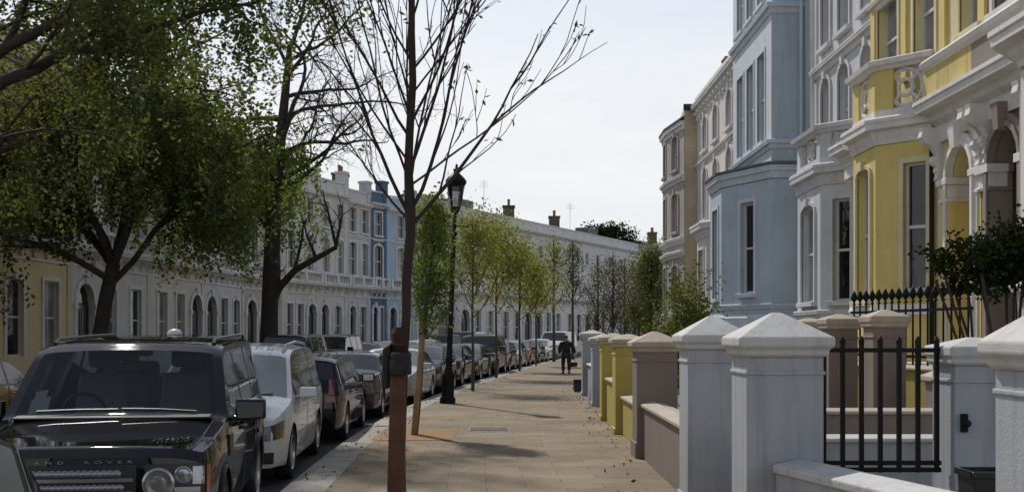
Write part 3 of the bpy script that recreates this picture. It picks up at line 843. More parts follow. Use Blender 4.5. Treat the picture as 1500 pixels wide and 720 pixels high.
# ------------------------------------------------------------------ the near terrace on the right
RG = 'tall terrace on the right'
def body(h, fr, H, ops, wall, z0=-.1, depth=9., sides=(True, True), rd=.2, roof=True):
    b = MB(); panel(b, fr, 0, fr.L, z0, H, ops, rd)
    L = fr.L
    b.poly([fr.P(0, z0), fr.P(0, H), fr.P(0, H, -depth), fr.P(0, z0, -depth)])
    b.poly([fr.P(L, z0), fr.P(L, z0, -depth), fr.P(L, H, -depth), fr.P(L, H)])
    b.poly([fr.P(0, z0, -depth), fr.P(0, H, -depth), fr.P(L, H, -depth), fr.P(L, z0, -depth)])
    b.poly([fr.P(0, H), fr.P(L, H), fr.P(L, H, -.35), fr.P(0, H, -.35)])
    b.poly([fr.P(0, H, -.35), fr.P(L, H, -.35), fr.P(L, H - .6, -.35), fr.P(0, H - .6, -.35)])
    h.part(b, 'wall', M[wall], fix=False)
    if roof:
        b = MB(); b.poly([fr.P(0, H - .55, -.35), fr.P(L, H - .55, -.35), fr.P(L, H + .8, -4.5), fr.P(0, H + .8, -4.5)])
        b.poly([fr.P(0, H + .8, -4.5), fr.P(L, H + .8, -4.5), fr.P(L, H - .55, -depth), fr.P(0, H - .55, -depth)])
        return h.part(b, 'roof', M['slate'], fix=False)

def bay(h, path, z0, z1, wall, facets, depth=.16, name='bay', top='lead'):
    """canted bay: facets = list of openings per side"""
    b = MB()
    for i in range(len(path) - 1):
        fr = Fr(path[i], path[i + 1]); panel(b, fr, 0, fr.L, z0, z1, facets[i], depth)
    b.poly([(x, y, z1) for x, y in path])
    return h.part(b, name, M[wall], fix=False)

def balcony(h, path, z0, z1, wall, trim, corner=.3):
    b = MB(); sweep(b, path, [(-.14, z0), (.02, z0), (.02, z0 + .16), (-.14, z0 + .16)])
    sweep(b, path, [(-.17, z1 - .2), (.05, z1 - .2), (.09, z1 - .14), (.15, z1 - .12), (.17, z1 - .03), (.1, z1), (-.17, z1 + .01)])
    for i in range(len(path) - 1):
        fr = Fr(path[i], path[i + 1]); L = fr.L
        u0, u1 = .2, L - .2
        c = (u0 + u1) / 2; zc = (z0 + .16 + z1 - .2) / 2; r = min((z1 - z0 - .36) / 2, (u1 - u0) / 2) - .03
        P3 = lambda a, r_, cc=c: fr.P(cc + r_ * math.cos(a), zc + r_ * math.sin(a), -.06)
        b.tube([P3(a, r) for a in np.linspace(0, 2 * math.pi, 20)], .045, 5)
        b.tube([P3(a, r * .45) for a in np.linspace(0, 2 * math.pi, 14)], .04, 5)
        for k in range(4):
            a = math.pi / 4 + k * math.pi / 2
            b.tube([P3(a, r * .45), P3(a, r * 1.25)], .04, 5)
        fbox(b, fr, u0 - .04, u0 + .04, z0 + .15, z1 - .19, -.11, .0); fbox(b, fr, u1 - .04, u1 + .04, z0 + .15, z1 - .19, -.11, .0)
    bl = h.part(b, 'balcony', M[trim])
    b = MB()
    for i in range(1, len(path) - 1):
        for fr, u0, u1 in ((Fr(path[i - 1], path[i]), -1, 0), (Fr(path[i], path[i + 1]), 0, 1)):
            if u0 < 0: fbox(b, fr, fr.L - corner, fr.L - .001, z0 + .157, z1 - .197, -.13, .012)
            else: fbox(b, fr, .001, corner, z0 + .157, z1 - .197, -.13, .012)
    h.part(b, 'balcony_pier', M[wall], bl)
    return bl

def porch(h, fr, o, floor, wall, trim, back='yellow', depth=1.35, doorcol='door_black'):
    """deep arched porch behind an opening of the front wall, with white arch, imposts and keystone"""
    b = MB(); u0, u1 = o['u0'] - .25, o['u1'] + .25; d0, d1 = -.3, -.3 - depth; zt = o['z1'] + .3
    b.poly([fr.P(u0, floor, d1), fr.P(u1, floor, d1), fr.P(u1, zt, d1), fr.P(u0, zt, d1)])
    b.poly([fr.P(u0, floor, d0), fr.P(u0, floor, d1), fr.P(u0, zt, d1), fr.P(u0, zt, d0)])
    b.poly([fr.P(u1, floor, d0), fr.P(u1, zt, d0), fr.P(u1, zt, d1), fr.P(u1, floor, d1)])
    b.poly([fr.P(u0, zt, d0), fr.P(u0, zt, d1), fr.P(u1, zt, d1), fr.P(u1, zt, d0)])
    b.poly([fr.P(u0, floor, d0), fr.P(u1, floor, d0), fr.P(u1, floor, d1), fr.P(u0, floor, d1)])
    pr = h.part(b, 'porch', M[back], fix=False)
    b = MB(); um = (o['u0'] + o['u1']) / 2; fbox(b, fr, um - .42, um + .42, floor + .01, floor + 2.3, d1 + .002, d1 + .06)
    for z_ in (.2, 1.05):
        for s_ in (-1, 1): fbox(b, fr, um + s_ * .2 - .13, um + s_ * .2 + .13, floor + z_, floor + z_ + .7 + (.3 if z_ > 1 else 0), d1 + .05, d1 + .075)
    h.part(b, 'front_door', M[doorcol], pr)
    b = MB(); ring(b, fr, outline(o, .2, gb=0), outline(o, 0.), -.02, .1, skip_bottom=True)
    ring(b, fr, outline(o, .09, gb=0), outline(o, 0.), .09, .14, skip_bottom=True)
    zs = o['z1'] - o['rise']
    uc = (o['u0'] + o['u1']) / 2
    b.hexa([fr.P(uc - .09, o['z1'] - .06, 0), fr.P(uc + .09, o['z1'] - .06, 0), fr.P(uc + .09, o['z1'] - .06, .22), fr.P(uc - .09, o['z1'] - .06, .22),
            fr.P(uc - .14, o['z1'] + .36, 0), fr.P(uc + .14, o['z1'] + .36, 0), fr.P(uc + .14, o['z1'] + .36, .26), fr.P(uc - .14, o['z1'] + .36, .26)])
    h.part(b, 'porch_arch', M[trim], pr)
    b = MB()
    for (a, c) in ((o['u0'] - .34, o['u0'] + .004), (o['u1'] - .004, o['u1'] + .34)):
        fbox(b, fr, a, c, floor, zs - .34, -.29, .07)
    h.part(b, 'pilaster', M[wall], pr)
    b = MB()
    for (a, c) in ((o['u0'] - .34, o['u0'] + .006), (o['u1'] - .006, o['u1'] + .34)):
        fbox(b, fr, a - .02, c + .02, zs - .34, zs - .10, -.295, .09)
        fbox(b, fr, a - .07, c + .07, zs - .10, zs + .02, -.298, .15)
        fbox(b, fr, a - .03, c + .03, zs - .40, zs - .335, -.297, .12)
    h.part(b, 'capital', M[trim], pr, bv=.012)
    return pr

# ---- yellow house: bay and porch
XF = 7.8
hy = House('terrace_house', (7.8, 21.5), 'yellow stucco house with canted bay, balcony and arched porch', 'house', RG)
fy = Fr((7.8, 24.35), (7.8, 18.5)); uY = lambda y: 24.35 - y
FLOOR = 1.25
arch_y = op(uY(19.95), uY(18.87), FLOOR, 5.0, .52)
up = [op(uY(a), uY(c), 6.05, 9.7, 0.) for a, c in ((24.0, 22.75), (21.85, 20.75))] + [op(uY(19.6), uY(18.7), 6.9, 9.5, .0)]
up3 = [op(uY(a), uY(c), 10.6, 12.6, .2) for a, c in ((23.9, 22.9), (21.8, 20.8), (19.7, 18.8))]
rf = body(hy, fy, 14.0, [arch_y] + up + up3, 'pale_yellow', rd=.3)
for o in up + up3: hy.window(fy, o, .22, 'sash_white', 'pane_pale', M['cream_trim'], .10, prd=.03)
chimney(hy, rf, 12, 24.0, 13.6)
porch(hy, fy, arch_y, FLOOR, 'yellow', 'white_trim', 'yellow', doorcol='door_green')
BY = [(7.8, 24.0), (7.0, 23.1), (7.0, 21.7), (7.8, 20.8)]
cant = Fr(BY[2], BY[3])
wf = op(.28, 1.12, 2.4, 5.0, .12); wc = op(.60, 1.06, 2.55, 4.95, .0); wd = op(.3, .8, 2.5, 4.95, .0)
bay(hy, BY, -.1, 5.35, 'yellow', [[wd], [wf], [wc]])
hy.window(Fr(BY[0], BY[1]), wd, trim=M['cream_trim']); hy.window(Fr(BY[1], BY[2]), wf, pane='pane_pale', trim=M['cream_trim'], tw=.08)  # front pane's pale colour imitates the sky it reflects
hy.window(cant, wc, .14, trim=M['cream_trim'], tw=.10, t=.05)
b = MB(); sweep(b, BY, corn(5.36, 5.86, .24)); sweep(b, BY, [(-.02, 2.1), (.07, 2.1), (.09, 2.2), (.06, 2.3), (-.02, 2.3)]); sweep(b, BY, [(-.02, .9), (.05, .9), (.05, 1.0), (-.02, 1.05)])
hy.part(b, 'bay_cornice', M['white_trim'])
balcony(hy, BY, 5.86, 6.98, 'yellow', 'white_trim', corner=.38)
# porch entablature with its parapet above
PC = [(7.8, 20.62), (7.8, 18.5)]
def entab(h, y0, y1, wall, x=7.8):
    fr = Fr((x, y0), (x, y1))
    b = MB(); sweep(b, [(x, y0), (x, y1)], corn(5.45, 5.98, .48)); sweep(b, [(x, y0), (x, y1)], [(-.02, 5.2), (.08, 5.2), (.1, 5.46), (-.02, 5.46)])
    L = fr.L
    for u in (.16, L - .16):
        bracket(b, fr, u, 5.47, .85, .40, .2)
        bracket(b, fr, u, 4.95, .45, .2, .16)
    h.part(b, 'entablature', M['white_trim'])
    b = MB(); fbox(b, fr, 0.002, L - .002, 5.97, 6.5, -.0, .26); pp = h.part(b, 'parapet', M[wall])
    b = MB(); sweep(b, [(x, y0), (x, y1)], [(-.02, 6.5), (.27, 6.5), (.33, 6.56), (.36, 6.64), (.3, 6.7), (-.02, 6.71)]); h.part(b, 'parapet_coping', M['white_trim'], pp)
M['stained_yellow'] = surf('stained_yellow', (.66, .525, .20), rough=.85, var=.25, scale=1.5, bump=.4, dirt=.95, dirtcol=(.20, .10, .03), streak=True)
entab(hy, 20.62, 18.5, 'stained_yellow')
b = MB()
for z_ in (8.6, 10.1): sweep(b, [(7.8, 24.35), (7.8, 18.5)], corn(z_, z_ + .2, .14))
sweep(b, [(7.8, 24.35), (7.8, 18.5)], corn(13.0, 13.5, .5)); hy.part(b, 'string_course', M['white_trim'])
b = MB()
for y_ in (24.2, 22.3, 20.3, 18.6): fbox(b, fy, uY(y_) - .13, uY(y_) + .13, 6.72, 13.0, -.01, .06)
hy.part(b, 'pilaster_strip', M['yellow'])
b = MB(); b.box(6.3, 8.0, 18.9, 19.9, 0, FLOOR); b.box(5.9, 6.3, 18.9, 19.9, 0, .95); b.box(5.5, 5.9, 18.9, 19.9, 0, .64); b.box(5.1, 5.5, 18.9, 19.9, 0, .32); hy.part(b, 'entrance_steps', M['white_cap'], bv=.01)
b = MB(); b.tube([(7.72, 20.72, 0.), (7.72, 20.72, 5.3)], .045, 8); hy.part(b, 'downpipe', M['iron'])

# ---- mauve house: porch twin of the yellow one, bay cut by the photo's edge
hm = House('terrace_house', (7.8, 15.5), 'mauve brown house with arched porch at the right edge', 'house', RG)
fm = Fr((7.8, 18.5), (7.8, 12.6)); uM = lambda y: 18.5 - y
arch_m = op(uM(18.22), uM(17.1), FLOOR, 5.0, .54)
upm = [op(uM(a), uM(c), 6.9 if i == 0 else 6.05, 9.6, 0.) for i, (a, c) in enumerate(((18.2, 17.2), (16.2, 15.1), (14.3, 13.2)))]
rfm = body(hm, fm, 14.0, [arch_m] + upm, 'mauve', rd=.3)
for o in upm: hm.window(fm, o, .22, 'sash_white', 'pane_pale', M['white_trim'], .10)
chimney(hm, rfm, 12, 13.0, 13.6)
porch(hm, fm, arch_m, FLOOR, 'mauve', 'mauve', 'mauve', doorcol='door_black')
b = MB(); fz = 5.0 - .54
for (a, c) in ((arch_m['u0'] - .34, arch_m['u0'] + .007), (arch_m['u1'] - .007, arch_m['u1'] + .34)):
    fbox(b, fm, a - .025, c + .025, fz - .335, fz - .105, -.2, .095); fbox(b, fm, a - .075, c + .075, fz - .105, fz + .025, -.2, .155)
hm.part(b, 'capital', M['white_trim'])
entab(hm, 18.5, 16.45, 'mauve')
BM = [(7.8, 16.45), (7.0, 15.5), (7.0, 14.1), (7.8, 13.2)]
wm_ = op(.25, 1.0, 2.5, 4.95, 0.)
bay(hm, BM, -.1, 5.35, 'white', [[wm_], [op(.3, 1.1, 2.5, 4.95, 0.)], [wm_]])
hm.window(Fr(BM[0], BM[1]), wm_, trim=M['white_trim']); hm.window(Fr(BM[1], BM[2]), op(.3, 1.1, 2.5, 4.95, 0.), trim=M['white_trim']); hm.window(Fr(BM[2], BM[3]), wm_, trim=M['white_trim'])
b = MB(); sweep(b, BM, corn(5.4, 5.95, .4)); sweep(b, BM, corn(2.2, 2.42, .16)); hm.part(b, 'bay_cornice', M['white_trim'])
balcony(hm, BM, 5.96, 7.0, 'mauve', 'white_trim')
b = MB(); sweep(b, [(7.8, 18.5), (7.8, 12.6)], corn(13.0, 13.5, .5)); sweep(b, [(7.8, 18.5), (7.8, 12.6)], corn(10., 10.2, .14)); hm.part(b, 'string_course', M['white_trim'])
b = MB(); b.box(6.3, 8.0, 17.2, 18.1, 0, FLOOR); b.box(5.9, 6.3, 17.2, 18.1, 0, .95); b.box(5.5, 5.9, 17.2, 18.1, 0, .64); b.box(5.1, 5.5, 17.2, 18.1, 0, .32); hm.part(b, 'entrance_steps', M['mauve_cap'], bv=.01)

# ---- white house: narrow porch, bay with pierced balcony, arched upper windows
hw_ = House('terrace_house', (7.95, 27), 'grey white house with pierced bay balcony between yellow and blue', 'house', RG)
fw = Fr((7.95, 29.6), (7.95, 24.35)); uW = lambda y: 29.6 - y
aw = op(uW(25.35), uW(24.65), FLOOR, 5.0, .35)
upw = [op(uW(a), uW(c), 6.1, 8.2, .3) for a, c in ((28.9, 28.1), (27.4, 26.5), (25.6, 24.8))] + [op(uW(a), uW(c), 9.0, 11.2, .35) for a, c in ((28.9, 28.1), (27.4, 26.5), (25.6, 24.8))]
body(hw_, fw, 14.0, [aw] + upw, 'greywhite', rd=.3)
for o in upw: hw_.window(fw, o, .2, 'sash_white', 'pane_pale', M['greywhite'], .10)
porch(hw_, fw, aw, FLOOR, 'greywhite', 'white_trim', 'greywhite', doorcol='door_blue')
BW = [(7.95, 29.3), (7.2, 28.4), (7.2, 26.3), (7.95, 25.45)]
w1 = op(.45, 1.65, 2.5, 4.85, .2); w2 = op(.35, .8, 2.5, 4.85, 0.)
bay(hw_, BW, -.1, 5.2, 'greywhite', [[w2], [w1], [w2]])
for i, o in enumerate((w2, w1, w2)): hw_.window(Fr(BW[i], BW[i + 1]), o, trim=M['greywhite'], tw=.09, pane='pane_pale' if i == 1 else 'pane')
b = MB(); sweep(b, BW, corn(5.2, 5.7, .2)); sweep(b, BW, corn(2.1, 2.3, .1)); hw_.part(b, 'bay_cornice', M['greywhite'])
balcony(hw_, BW, 5.7, 6.62, 'greywhite', 'greywhite')
fpc = Fr((7.95, 25.45), (7.95, 24.35))
b = MB(); sweep(b, [(7.5, 25.4), (7.5, 24.36)], corn(5.45, 5.95, .38)); fbox(b, fpc, .05, 1.08, 5.2, 5.94, .0, .46); bracket(b, fpc, .25, 5.3, .9, .42, .2); bracket(b, fpc, .9, 5.3, .9, .42, .2); hw_.part(b, 'entablature', M['white_trim'])
b = MB(); P = [(7.95, 29.6), (7.95, 24.35)]
sweep(b, P, corn(8.35, 8.6, .16)); sweep(b, P, corn(11.6, 11.8, .16)); sweep(b, P, corn(13.0, 13.5, .5)); hw_.part(b, 'string_course', M['white_trim'])
b = MB(); b.tube([(7.86, 24.5, 0), (7.86, 24.5, 13.)], .05, 8)
for z_ in (2, 5, 8, 11): b.box(7.80, 7.95, 24.43, 24.57, z_, z_ + .06)
hw_.part(b, 'downpipe', M['white_trim'])
b = MB(); b.tube([(7.86, 29.5, 0), (7.86, 29.5, 13.)], .05, 8); hw_.part(b, 'downpipe', M['white_trim'])

# ---- blue house: wide ground bay, square bay above with three windows
hb = House('terrace_house', (7.8, 33.5), 'pale blue house with bay window and plain blue side wall', 'house', RG)
fb = Fr((8.2, 37.2), (8.2, 29.6)); body(hb, fb, 14.0, [], 'blue')
BB = [(7.3, 37.2), (6.3, 35.8), (6.3, 33.9), (7.3, 31.7), (8.25, 31.7)]
wb1 = op(.5, 1.4, 2.8, 5.55, 0.); wb2 = op(.98, 1.62, 2.9, 5.55, 0.); wb0 = op(.5, 1.2, 2.8, 5.55, 0.)
bay(hb, BB, -.1, 6.1, 'blue', [[wb0], [wb1], [wb2], []])
for i, o in enumerate((wb0, wb1, wb2)): hb.window(Fr(BB[i], BB[i + 1]), o, trim=M['blue_trim_lit'], tw=.1, t=.08, prd=.035)
b = MB(); sweep(b, BB, corn(6.12, 6.5, .16)); sweep(b, BB, corn(2.45, 2.6, .07)); sweep(b, BB, [(-.02, -.1), (.1, -.1), (.1, 2.2), (.03, 2.3), (-.02, 2.3)]); hb.part(b, 'bay_cornice', M['blue_trim_lit'])
b = MB(); sweep(b, BB, [(-.6, 6.5), (.2, 6.5), (.2, 6.56), (-.6, 6.75)]); hb.part(b, 'bay_roof', M['lead'])
UB = [(7.3, 37.2), (7.3, 31.7), (8.25, 31.7)]
fu = Fr(UB[0], UB[1])
ub1 = [op(a, a + .95, 7.3, 9.9, 0.) for a in (.75, 2.25, 3.75)]; ub2 = [op(a, a + .95, 11.3, 13.2, 0.) for a in (.75, 2.25, 3.75)]
b = MB(); panel(b, fu, 0, fu.L, 6.5, 14.2, ub1 + ub2, .2, mi=1); f2 = Fr(UB[1], UB[2]); panel(b, f2, 0, f2.L, 6.5, 14.2, []); f3 = Fr((8.25, 37.2), (7.3, 37.2)); panel(b, f3, 0, f3.L, 6.5, 14.2, [])  # front wall gets the lighter colour to imitate grazing sunlight
b.poly([(7.3, 37.2, 14.2), (7.3, 31.7, 14.2), (8.6, 31.7, 14.2), (8.6, 37.2, 14.2)])
hb.part(b, 'upper_bay', [M['blue'], M['blue_trim_lit']], fix=False)
for o in ub1 + ub2: hb.window(fu, o, .16, pane='pane_pale', trim=M['blue_trim_lit'], tw=.09, t=.05, prd=.03)
b = MB(); sweep(b, UB, corn(6.95, 7.2, .16)); sweep(b, UB, corn(10.75, 11.05, .16)); sweep(b, UB, corn(13.4, 13.9, .4)); hb.part(b, 'string_course', M['blue_trim_lit'])
b = MB(); b.tube([(8.1, 31.55, 0), (8.1, 31.55, 13.5)], .05, 8); hb.part(b, 'downpipe', M['blue_trim_lit'])

# ---- pinkish house, then the cream brick end with its grey canted front
hp = House('terrace_house', (7.6, 41), 'pinkish white house between the blue house and cream brick wall', 'house', RG)
fp = Fr((7.55, 46.), (7.55, 37.2)); uP = lambda y: 46. - y
ups = [op(uP(a), uP(a - 1.), z0, z1, .3) for a in (44.5, 42.2, 39.6) for z0, z1 in ((6.2, 8.2), (8.9, 10.2))]
rp = body(hp, fp, 11.2, ups, 'pink')
for o in ups: hp.window(fp, o, .2, pane='pane_pale', trim=M['pink'], tw=.1, prd=.05)
BP = [(7.55, 43.2), (6.95, 42.3), (6.95, 40.3), (7.55, 39.4)]
wp1 = op(.45, 1.55, 2.6, 4.8, 0.); wp2 = op(.3, .8, 2.6, 4.8, 0.)
bay(hp, BP, -.1, 5.3, 'pink', [[wp2], [wp1], [wp2]])
for i, o in enumerate((wp2, wp1, wp2)): hp.window(Fr(BP[i], BP[i + 1]), o, trim=M['pink'], tw=.09)
b = MB(); sweep(b, BP, corn(5.2, 5.75, .28)); hp.part(b, 'bay_cornice', M['white_trim'])
b = MB(); P = [(7.55, 46.), (7.55, 37.2)]
sweep(b, P, corn(5.9, 6.1, .12)); sweep(b, P, corn(8.4, 8.6, .12)); sweep(b, P, corn(10.6, 11.0, .28)); sweep(b, P, [(-.36, 11.2), (.08, 11.2), (.08, 11.32), (-.36, 11.34)])
for k in range(12): bracket(b, fp, .4 + k * .72, 10.66, .34, .2, .14)
hp.part(b, 'string_course', M['white_trim'])
for y_ in (45.3, 41.5): chimney(hp, rp, 8.6, y_, 11.0, .7, 1.0, 1.1, 3, 'pink')

hc = House('terrace_house', (7.6, 49), 'cream brick house with grey canted front at the far end', 'house', RG)
b = MB(); fc = Fr((7.05, 46.05), (9.5, 46.05)); panel(b, fc, 0, fc.L, -.1, 11.0, [])
b.poly([(7.05, 46.05, 11.0), (9.5, 46.05, 11.0), (12, 58, 11.0), (8, 58, 11.0)]); b.poly([(7.05, 46.05, -.1), (7.05, 46.05, 11.0), (8, 58, 11.0), (8, 58, -.1)])
b.poly([(9.5, 46.05, -.1), (12, 58, -.1), (12, 58, 11.0), (9.5, 46.05, 11.0)]); b.poly([(8, 58, -.1), (8, 58, 11.0), (12, 58, 11.0), (12, 58, -.1)])
hc.part(b, 'wall', M['cream_brick'], fix=False)
b = MB(); sweep(b, [(7.0, 46.0), (9.5, 46.0)], corn(10.85, 11.1, .08)); hc.part(b, 'wall_coping', M['slate'])
BC = [(7.45, 51.5), (6.75, 50.4), (6.72, 48.6), (7.04, 46.06)]
fcs = [[], [op(.5, 1.3, z0, z1, 0) for z0, z1 in ((2.6, 4.6), (6.0, 7.6), (8.6, 10.))], [op(.75, 1.65, z0, z1, 0.15) for z0, z1 in ((2.6, 4.6), (6.0, 7.6), (8.6, 10.))]]
bay(hc, BC, -.1, 10.4, 'stone_grey', fcs)
for i in (1, 2):
    for o in fcs[i]: hc.window(Fr(BC[i], BC[i + 1]), o, pane='pane_mid', trim=M['stone_grey'], tw=.12)
b = MB()
for z_ in (4.9, 5.45, 8.0): sweep(b, BC, corn(z_, z_ + .28, .16))
sweep(b, BC, corn(10.1, 10.45, .16)); hc.part(b, 'bay_cornice', M['white_trim'])
b = MB(); sweep(b, BC, [(-.5, 10.45), (.18, 10.45), (.18, 10.55), (-.5, 10.9)]); hc.part(b, 'bay_roof', M['slate'])
# ------------------------------------------------------------------ cars
M['tyre'] = plain('tyre_rubber', (.014, .014, .014), rough=.85)
M['alloy'] = plain('alloy', (.42, .42, .43), rough=.3, metal=.9)
M['trim_black'] = plain('car_trim_black', (.012, .012, .013), rough=.35)
M['carglass'] = glass_dark('car_glass', (.014, .017, .018), .03, wav=.0)
M['carglass_clear'] = glass_clear('car_glass_clear', (.52, .57, .60), .004)
M['windscreen_pale'] = glass_dark('sky_pale_windscreen', (.15, .17, .165), .06, wav=.0)  # pale base colour stands in for the sky mirrored in the glass
M['bright_glass'] = plain('reflective_glass', (.36, .40, .385), rough=.05, metal=.5, noise=.05)  # grey base carries part of the sky reflection as colour
M['lens'] = plain('headlamp_lens', (.34, .35, .36), rough=.12, metal=.6, coat=.6)
M['lens_dark'] = plain('headlamp_dark', (.06, .065, .07), rough=.12, metal=.5, coat=.6)
M['chrome'] = plain('chrome', (.6, .6, .6), rough=.18, metal=1.)
M['red_lens'] = plain('tail_lamp_red', (.10, .004, .004), rough=.15, coat=.6)
M['amber_lens'] = plain('amber_lens', (.35, .08, .02), rough=.2, coat=.5)
M['plate_white'] = plain('plate_white', (.6, .6, .58), rough=.4)
M['plate_yellow'] = plain('plate_yellow', (.6, .42, .03), rough=.4)
M['seat'] = plain('seat_fabric', (.05, .05, .052), rough=.9)
M['seat_pale'] = plain('seat_leather', (.16, .155, .15), rough=.6)
M['paper'] = plain('paper', (.6, .6, .58), rough=.7)
M['grille_silver'] = plain('grille_silver', (.25, .25, .26), rough=.3, metal=.8)

class Car:
    def __init__(s, p):
        s.p = p; s.FC = p.get('fc', [1., .93, .8, .45, 0.]); s.L2 = p['L'] / 2; s.W2 = p['W'] / 2
        pr = sorted(p['prof']); s.px = [a for a, b in pr]; s.pz = [b for a, b in pr]
        bl = sorted(p['belt']); s.bx = [a for a, b in bl]; s.bz = [b for a, b in bl]
        s.sill = p.get('sill', .25); s.bot = p.get('bot', .24)
    def zT(s, x): return float(np.interp(x, s.px, s.pz))
    def zB(s, x): return min(float(np.interp(x, s.bx, s.bz)), s.zT(x) - .06)
    def zb(s, x):
        z = s.sill if abs(x) < s.L2 - .35 else s.bot
        for xw in (s.p['xf'], s.p['xr']):
            d = abs(x - xw); Ra = s.p['R'] + .055
            if d < Ra: z = max(z, s.p['R'] + math.sqrt(max(0, Ra * Ra - d * d)) - .0)
        return min(z, s.zB(x) - .06)
    def plan(s, x):
        k = 0.
        for sg, a, x0 in ((1, s.p.get('pf', .14), s.L2 - s.p.get('pfl', .75)), (-1, s.p.get('pr', .09), s.L2 - s.p.get('prl', .6))):
            t = (sg * x - x0) / (s.L2 - x0)
            if t > 0: k = a * t ** 2.2
        return 1 - k
    def hw(s, x, z):
        zB = s.zB(x); q = (z - s.sill) / max(.1, zB - s.sill)
        if z <= zB + 1e-6:
            f = np.interp(q, [-.1, 0, .08, .3, .46, .6, .85, 1], [.94, .955, .975, .99, .995, 1., .995, .975])
            return float(s.W2 * s.plan(x) * f)
        hb = s.W2 * s.plan(x) * .975
        return hb - s.p.get('tumble', .28) * (z - zB) - .02 * ((z - zB) / .5) ** 2
    def warp(s, x, f, z):
        sg = 1 if x > 0 else -1
        if sg > 0: bl, rk = s.p.get('bf', .16), s.p.get('rkf', .06)
        else: bl, rk = s.p.get('br', .07), s.p.get('rkr', .03)
        t = max(0., (abs(x) - (s.L2 - .55)) / .55); w = t * t
        dz = (z - .48) / .5
        return x + sg * w * (bl * (1 - f * f) - rk * dz * dz - bl * .0)
    def stations(s):
        xs = set()
        for x in np.arange(-s.L2, s.L2 + .001, .14): xs.add(round(float(x), 3))
        for x in (s.L2, s.L2 - .05, s.L2 - .13, -s.L2, -s.L2 + .05, -s.L2 + .13): xs.add(round(x, 3))
        Ra = s.p['R'] + .055
        for xw in (s.p['xf'], s.p['xr']):
            for k in range(0, 17): xs.add(round(xw + Ra * math.cos(math.pi * k / 16), 3))
            xs.add(round(xw + Ra + .012, 3)); xs.add(round(xw - Ra - .012, 3))
        for x in s.px: xs.add(round(x, 3))
        for a in s.p['pillars']: xs.add(round(a[0], 3)); xs.add(round(a[1], 3))
        for d in s.p['doors']: xs.add(round(d[0], 3)); xs.add(round(d[1], 3))
        xs.add(round(s.p['sg'][0], 3)); xs.add(round(s.p['sg'][1], 3))
        o = []
        for x in sorted(xs):
            if -s.L2 - 1e-6 <= x <= s.L2 + 1e-6 and (not o or x - o[-1] > .006): o.append(x)
        return o
    LT = [0, .05, .16, .32, .5, .68, .85, .95, 1.]
    UT = [.07, .5, .92, 1.]
    def top(s, x, f):
        zt = s.zT(x); dr = min(.045, (zt - s.zB(x)) * .45); f = abs(f)
        return zt + s.p.get('crown', .03) * (1 - f * f) - dr * f ** 8
    def rows(s, x):
        zb, zB = s.zb(x), s.zB(x); zE = s.top(x, 1.)
        return [zb + (zB - zb) * t for t in s.LT] + [zB + (zE - zB) * t for t in s.UT]
    def build(s, root, mats):
        """splits one continuous surface into body, doors, windscreen, windows"""
        p = s.p; xs = s.stations(); V = []; C = {}
        def cat(c, f): C.setdefault(c, []).append(f)
        nL, nU = len(s.LT), len(s.UT)
        for sgn in (1, -1):
            g = []
            for x in xs:
                r = []
                zr = s.rows(x)
                for z in zr:
                    y = s.hw(x, z); V.append((s.warp(x, 1., z), sgn * y, z)); r.append(len(V) - 1)
                yE = s.hw(x, zr[-1])
                for f in s.FC[1:]:
                    z = s.top(x, f); V.append((s.warp(x, f, z), sgn * f * yE, z)); r.append(len(V) - 1)
                g.append(r)
            for i in range(len(xs) - 1):
                xm = (xs[i] + xs[i + 1]) / 2
                hgt = s.zT(xm) - s.zB(xm)
                for k in range(len(g[0]) - 1):
                    q = (g[i][k], g[i + 1][k], g[i + 1][k + 1], g[i][k + 1])
                    if sgn < 0: q = q[::-1]
                    c = 'body'
                    if k < nL - 1:
                        for j, d in enumerate(p['doors']):
                            if d[0] < xm < d[1] and k >= 1: c = 'door%d%d' % (j, sgn > 0)
                    elif k < nL + nU - 1:
                        if p['sg'][0] < xm < p['sg'][1] and hgt > .13:
                            c = 'side_window%d' % (sgn > 0) if nL - 1 < k < nL + nU - 2 else 'window_trim%d' % (sgn > 0)
                            for j, a in enumerate(p['pillars']):
                                if a[0] < xm < a[1] and c[0] == 's': c = 'pillar%d%d' % (j, sgn > 0)
                    elif k >= nL + nU:
                        if p['ws'][0] < xm < p['ws'][1]: c = 'windscreen'
                        elif p['rw'][0] < xm < p['rw'][1]: c = 'rear_window'
                        elif p.get('sunroof') and p['sunroof'][0] < xm < p['sunroof'][1]: c = 'sunroof'
                    cat(c, q)
        # end caps
        for end in (xs[-1], xs[0]):
            zr = s.rows(end); cols = s.FC[:-1] + [0.] + [-f for f in s.FC[:-1]][::-1]
            gr = []
            for z in zr:
                row = []
                for f in cols:
                    zz = zr[0] + (s.top(end, f) - zr[0]) * (z - zr[0]) / (zr[-1] - zr[0])
                    V.append((s.warp(end, f, zz), f * s.hw(end, z), zz)); row.append(len(V) - 1)
                gr.append(row)
            for i in range(len(zr) - 1):
                for k in range(len(cols) - 1):
                    q = (gr[i][k], gr[i][k + 1], gr[i + 1][k + 1], gr[i + 1][k])
                    c = 'body'
                    if end < 0 and p.get('rear_glass') and p['rear_glass'][0] < (zr[i] + zr[i + 1]) / 2 < p['rear_glass'][1] and 0 < k < len(cols) - 2: c = 'rear_window'
                    if (zr[i] + zr[i + 1]) / 2 < p.get('bump', .0): c = 'front_bumper' if end > 0 else 'rear_bumper'
                    cat(c, q if end < 0 else q[::-1])
        out = {}
